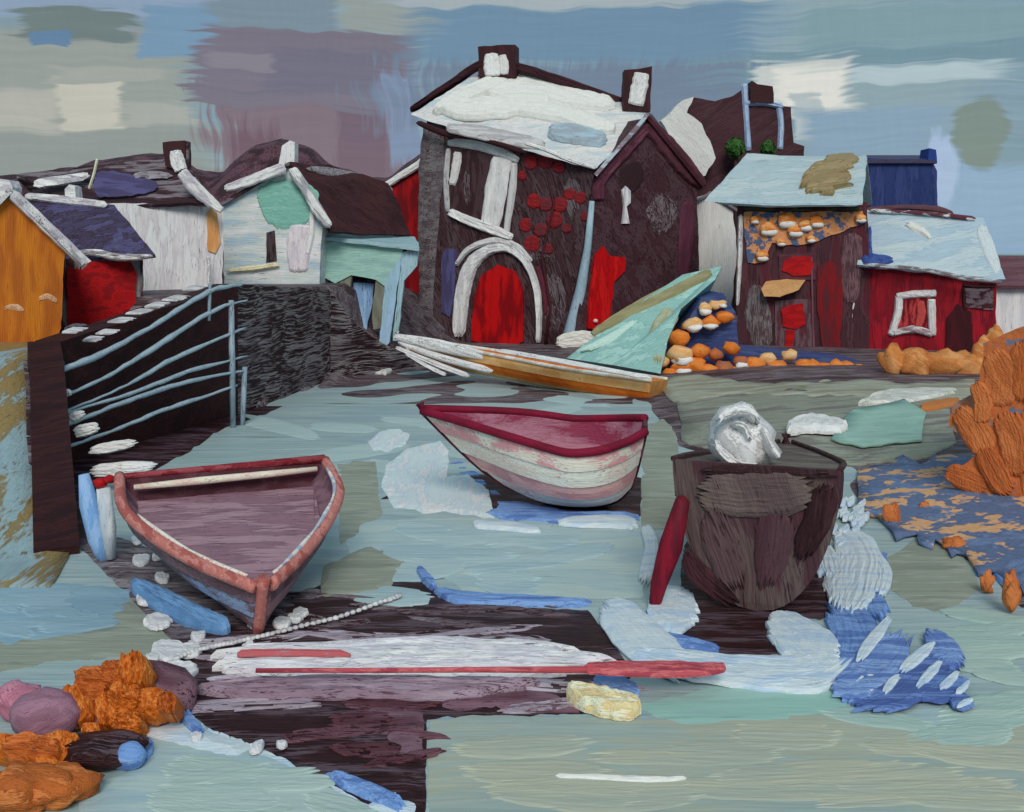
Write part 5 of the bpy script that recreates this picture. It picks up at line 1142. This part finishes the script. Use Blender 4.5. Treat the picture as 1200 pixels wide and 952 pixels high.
stroke('blade', [(680, 785, 7), (730, 785, 13), (790, 786, 15), (830, 786, 10), (852, 784, 4)], GZ(.19), 0.05, om, t_, 0.08)
flat_stroke('red_batten', 'short thin red batten on the far side of the white spar', 'batten', [(270, 764, 3), (330, 762, 4), (420, 764, 3)], paint([(170, 84, 88)], under=(150, 120, 126), cover=0.7, s=5), 0.012, 0.14, lane=1.5)
flat_stroke('driftwood_plank', 'small cream plank lying at the edge of the sand bar', 'plank', [(660, 812, 10), (690, 820, 20), (726, 828, 22), (754, 832, 12)], paint([(214, 196, 152), (200, 172, 124), (226, 214, 182)], under=(130, 100, 70), cover=0.9, ax='X', s=4), 0.10, 0.05, fray=.25)
flat_stroke('white_streak', 'thin white ridge of shell sand on the near sand bar', 'shell sand', [(640, 908, 4), (700, 909, 7), (760, 912, 8), (812, 910, 3)], paint([(220, 218, 204)], under=(180, 182, 168), cover=0.85, s=5), 0.012, 0.03, lane=2)
# navy duckboard with pale slats, lower right
t_ = thing('duckboard', 'navy duckboard with pale blue slats half sunk in the sand at lower right', 'duckboard', GR.pt(1060, 790))
for pth in ([(962, 812, 14), (1000, 800, 40), (1040, 770, 60), (1070, 730, 30)], [(990, 832, 14), (1040, 818, 34), (1090, 790, 46), (1124, 770, 24)], [(1060, 810, 16), (1100, 806, 34), (1142, 804, 30)], [(1080, 738, 16), (1104, 760, 34), (1132, 786, 22)], [(1108, 818, 12), (1126, 822, 20), (1144, 828, 10)]):
    stroke('board', pth, GZ(.05), rnd.uniform(.015, .04), paint([(110, 138, 188), (136, 162, 204), (90, 116, 172)] if rnd.random() < .5 else [(70, 90, 144), (98, 124, 176)], under=(78, 98, 148), cover=0.8, ax='X', s=2), t_, 0.4, dry=.2)
for pth in ([(1006, 772, 12), (1020, 752, 20), (1046, 722, 16)], [(1056, 786, 14), (1074, 770, 20), (1094, 754, 14)], [(1076, 804, 10), (1090, 788, 16), (1104, 776, 10)], [(1102, 806, 9), (1112, 798, 14), (1122, 788, 9)], [(1120, 812, 6), (1128, 806, 11), (1136, 798, 7)], [(1122, 828, 7), (1132, 822, 9), (1140, 820, 5)], [(1036, 812, 10), (1044, 800, 14), (1054, 792, 8)]):
    (xa, ya, _), (xm, ym, wm_), (xb, yb, _) = pth
    pth = [(xm + (xa - xm) * 1.3, ym + (ya - ym) * 1.3, wm_ * .5), (xm, ym, wm_ * .75), (xm + (xb - xm) * 1.3, ym + (yb - ym) * 1.3, wm_ * .45)]
    stroke('slat', pth, GZ(.08), 0.012, fm_, t_, 0.4, dry=.15)

# ---------------------------------------------------------------- orange rocks
om1 = paint([(190, 104, 36), (176, 92, 34), (206, 126, 58)], under=(120, 62, 34), cover=0.93, ax='Z', s=3, bump=0.7)
om2 = paint([(178, 96, 44), (160, 84, 40), (196, 116, 62)], under=(110, 60, 38), cover=0.93, ax='X', s=3, bump=0.7)
GRP = 'rust orange rocks at lower left'
LB = iter(('rust orange rock at the back of the lower left heap, leftmost of the back row', 'rust orange rock second from left in the back row of the heap', 'orange rock standing highest at the back of the lower left heap', 'tall orange rock at the left side of the lower left heap', 'orange rock in the centre of the lower left heap', 'orange rock just left of the heap centre, upright', 'orange rock on the right flank of the heap beside the froth', 'small orange rock at the far right tip of the heap', 'orange rock at the lower right of the heap above the blue wet rock', 'little orange rock between the mauve rock and the heap', 'orange rock in front of the mauve rock', 'wide orange rock at the left edge before the mauve rock', 'orange rock cut by the left edge of the picture', 'low orange rock behind the broad nearest one'))
heap = Pl(GR.pt(100, 872), (0.05, -0.75, 0.66))
tag(lump('rock_bed', GR.pt(122, 872) + Vector((0, .55, -.06)), (.50, .42, .40), mauv, None, 0.3, 3), 'dark mauve rock bed under the leaning orange slabs at lower left', 'rock')
for (x, y, rx, ry) in ((108, 800, 24, 22), (134, 790, 18, 18), (158, 788, 20, 24), (88, 826, 20, 28), (148, 818, 22, 20), (128, 832, 18, 26), (178, 824, 22, 20), (198, 828, 14, 16), (152, 850, 22, 20), (108, 858, 14, 12), (74, 880, 26, 22), (40, 884, 40, 24), (8, 880, 20, 18), (60, 906, 34, 16)):
    a_ = rnd.uniform(-.5, .5); v_ = ry > rx
    pth = [(x - rx * .1, y - ry, rx * 1.3), (x, y, rx * 2.1), (x + rx * a_ * .5, y + ry, rx * 1.3)] if v_ else [(x - rx, y - ry * a_ * .4, ry * 1.3), (x, y, ry * 2.1), (x + rx, y + ry * a_ * .4, ry * 1.3)]
    pl_ = heap if y < 865 else Pl(GR.pt(60, y + ry + 3), (0.0, -0.6, 0.8))
    tag(stroke('orange_rock', pth, pl_, rnd.uniform(.05, .15), om1 if rnd.random() < .6 else om2, None, 0.3, base=-.12), next(LB), 'rock', GRP)
tag(rock('orange_rock', 60, 932, 44, 22, om2, None, 0.0, 0.5), 'broad flat orange-brown rock nearest the viewer at lower left', 'rock', GRP)
tag(rock('orange_rock', 10, 938, 50, 26, om2, None, 0.0, 0.5), 'orange-brown rock cut by the bottom left corner', 'rock', GRP)
tag(rock('mauve_rock', 44, 848, 44, 28, paint([(150, 110, 128), (128, 92, 108)], under=(92, 60, 72), cover=0.88, ax=(0, -20, 0), s=3), None, 0.0, 0.2), 'mauve rock behind the orange rocks at lower left', 'rock')
tag(rock('pink_rock', 14, 826, 30, 22, paint([(164, 104, 122), (178, 122, 138)], under=(110, 64, 80), cover=0.88, ax=(0, 50, 0), s=3), None, 0.0, 0.3), 'pinkish rock at the left edge above the mauve rock', 'rock')
tag(rock('dark_rock', 112, 890, 50, 18, mudm, None, 0.0, 0.2), 'low dark brown rock between orange rocks and foam', 'rock')
tag(rock('foam_rock', 148, 892, 20, 16, bl_, None, 0.0, 0.2), 'small blue wet rock by the orange heap', 'rock')

# low rubble wall of orange and white stones before the stone cottage
t_ = thing('rubble_wall', 'low heap of round orange and white stones along the stone cottage front', 'stone heap', gp(890, 29))
stn = [paint([ORA, (206, 124, 58)], under=(140, 80, 40), cover=0.93, s=3), paint([PEACH, (220, 176, 130)], under=(160, 110, 70), cover=0.93, s=3), paint([(176, 96, 44), (150, 96, 70)], under=(90, 80, 100), cover=0.8, s=3)]
pw1 = paint([(224, 218, 208)], s=3)
lst = [(795, 396, 13, 0), (797, 416, 15, 1), (812, 380, 11, 1), (826, 362, 9, 1), (838, 358, 7, 1), (832, 378, 10, 0), (850, 372, 10, 0), (846, 356, 6, 1), (856, 408, 10, 0), (800, 430, 12, 0), (814, 428, 13, 0), (830, 436, 12, 0), (848, 432, 12, 2), (866, 440, 13, 0), (884, 428, 12, 0), (880, 446, 12, 0), (900, 420, 10, 1), (910, 432, 13, 0), (916, 448, 10, 0), (926, 416, 9, 1), (932, 436, 10, 2), (942, 428, 10, 0), (952, 428, 9, 0), (966, 432, 10, 0), (980, 430, 10, 0), (992, 430, 9, 0), (820, 412, 12, 0), (838, 416, 9, 2), (868, 424, 9, 2), (896, 440, 10, 0), (934, 448, 9, 1), (1004, 434, 9, 0), (842, 444, 8, 1), (806, 444, 8, 1), (776, 424, 9, 1), (785, 438, 9, 0)]
navy = paint([(54, 66, 112), (70, 84, 124)], under=(44, 46, 74), cover=0.85, s=2)
cA = [P(x, y, 29.6) for x, y in ((784, 440), (800, 385), (822, 350), (848, 344), (862, 366), (866, 410), (1010, 424), (1014, 448))]
prism('core', cA, [v + Vector((0, 2.2, 0)) for v in cA], navy, t_)
for (x, y, r_, k) in lst:
    d = 29.6 - (y - 340) * 0.008
    o = lump('stone', P(x, y, d), (r_ * d / F * 1.12, r_ * d / F * .9, r_ * d / F * .86), stn[k], t_, 0.4, 2)
    if rnd.random() < .38:
        lump('white_edge', P(x + 1, y + r_ * .45, d - .1), (r_ * d / F * .95, r_ * d / F * .8, r_ * d / F * .45), pw1, o, 0.4, 2)
# orange hedge below the red shed and the orange bank on the right
hm = paint([(196, 128, 72), (184, 112, 56), (206, 146, 92)], under=(150, 96, 60), cover=0.92, ax=(0, 30, 0), s=2.2, bump=0.8)
t_ = thing('orange_hedge', 'tawny orange hedge below the red shed', 'hedge', gp(1085, 27))
for (x, y, rx, ry) in ((1046, 424, 16, 20), (1072, 426, 24, 20), (1102, 430, 26, 20), (1132, 430, 24, 20), (1156, 420, 16, 26), (1168, 398, 10, 16)):
    d = 27.0; k = d / F
    lump('foliage', P(x, y, d), (rx * k, rx * k * .8, ry * k), hm, t_, 0.5)
GR2 = 'orange stones on the right shore'
om3 = paint([(184, 100, 52), (172, 92, 50), (196, 114, 64)], under=(130, 72, 44), cover=0.95, ax=(0, 60, 0), s=2.2, bump=0.8)
t_ = thing('rust_outcrop', 'rough rust orange rock outcrop at the right edge below the white house', 'rock outcrop', GZ(.3).pt(1180, 606))
po = VP(1100, 14.6, 1260, 13.6)
core = solid('core', [(1150, 402), (1190, 386), (1270, 380), (1270, 612), (1205, 606), (1170, 580), (1132, 590), (1128, 548), (1148, 530), (1112, 500), (1116, 474), (1140, 480), (1152, 440)], po, 2.2, blotch((176, 98, 56), (150, 116, 100), 1.6, 0.56, (100, 108, 128)), t_, 4)
for pth in ([(1160, 410, 26), (1174, 440, 40), (1170, 480, 34)], [(1196, 396, 24), (1204, 430, 40), (1200, 476, 36)], [(1120, 478, 18), (1140, 500, 36), (1160, 536, 30)], [(1176, 480, 30), (1190, 520, 40), (1196, 560, 34)], [(1106, 552, 14), (1130, 560, 30), (1160, 572, 22)], [(1150, 520, 20), (1166, 552, 34), (1186, 580, 24)], [(1208, 470, 26), (1214, 530, 40), (1212, 590, 30)], [(1142, 446, 16), (1152, 470, 24), (1150, 500, 18)]):
    stroke('rock_face', pth, po, rnd.uniform(.03, .09), paint([(186, 102, 54), (172, 92, 50)] if rnd.random() < .6 else [(198, 116, 66), (180, 100, 54)], under=(140, 78, 46), cover=0.93, ax=(0, rnd.choice((50, 80, 110)), 0), s=2, bump=0.8), t_, 0.22)
for (x, y, rx, ry, lb) in ((1048, 604, 10, 14, 'small orange stone alone at the left of the blue shingle'), (1084, 596, 8, 7, 'tiny peach orange stone in the middle of the blue shingle'), (1122, 640, 14, 8, 'flat orange stone low on the shingle'), (1158, 684, 9, 14, 'small pointed orange stone at the shingle foot'), (1188, 700, 12, 24, 'long orange stone at the right edge above the sand')):
    zz = max(0, gz(x, y + ry))
    tag(rock('orange_stone', x, y, rx, ry, om3, None, zz, 0.5), lb, 'stone', GR2)
t_ = thing('peach_stones', 'scattered flat peach and blue stones over the shingle', 'stones', GZ(.2).pt(1110, 600))
for i in range(26):
    x, y = rnd.uniform(1020, 1196), rnd.uniform(556, 668)
    if y > 575 + (x - 1000) * .5 or (x > 1110 and y < 590): continue
    r_ = rnd.uniform(4, 11)
    stroke('stone', [(x - r_, y + rnd.uniform(-3, 3), r_ * .6), (x, y, r_ * 1.2), (x + r_, y + rnd.uniform(-4, 4), r_ * .5)], GZ(max(0, gz(x, y)) + .02), 0.03, paint([(204, 158, 112), (192, 140, 94)] if rnd.random() < .6 else [(96, 112, 142), (84, 100, 134)], under=(150, 120, 100), cover=0.9, s=4), t_, 0.35)
flat_stroke('orange_plank', 'short tan plank on the quay below the white stones', 'plank', [(1076, 478, 6), (1100, 474, 9), (1126, 470, 5)], paint([(176, 108, 56)], s=3), 0.08, max(0, gz(1100, 474)) + .03)
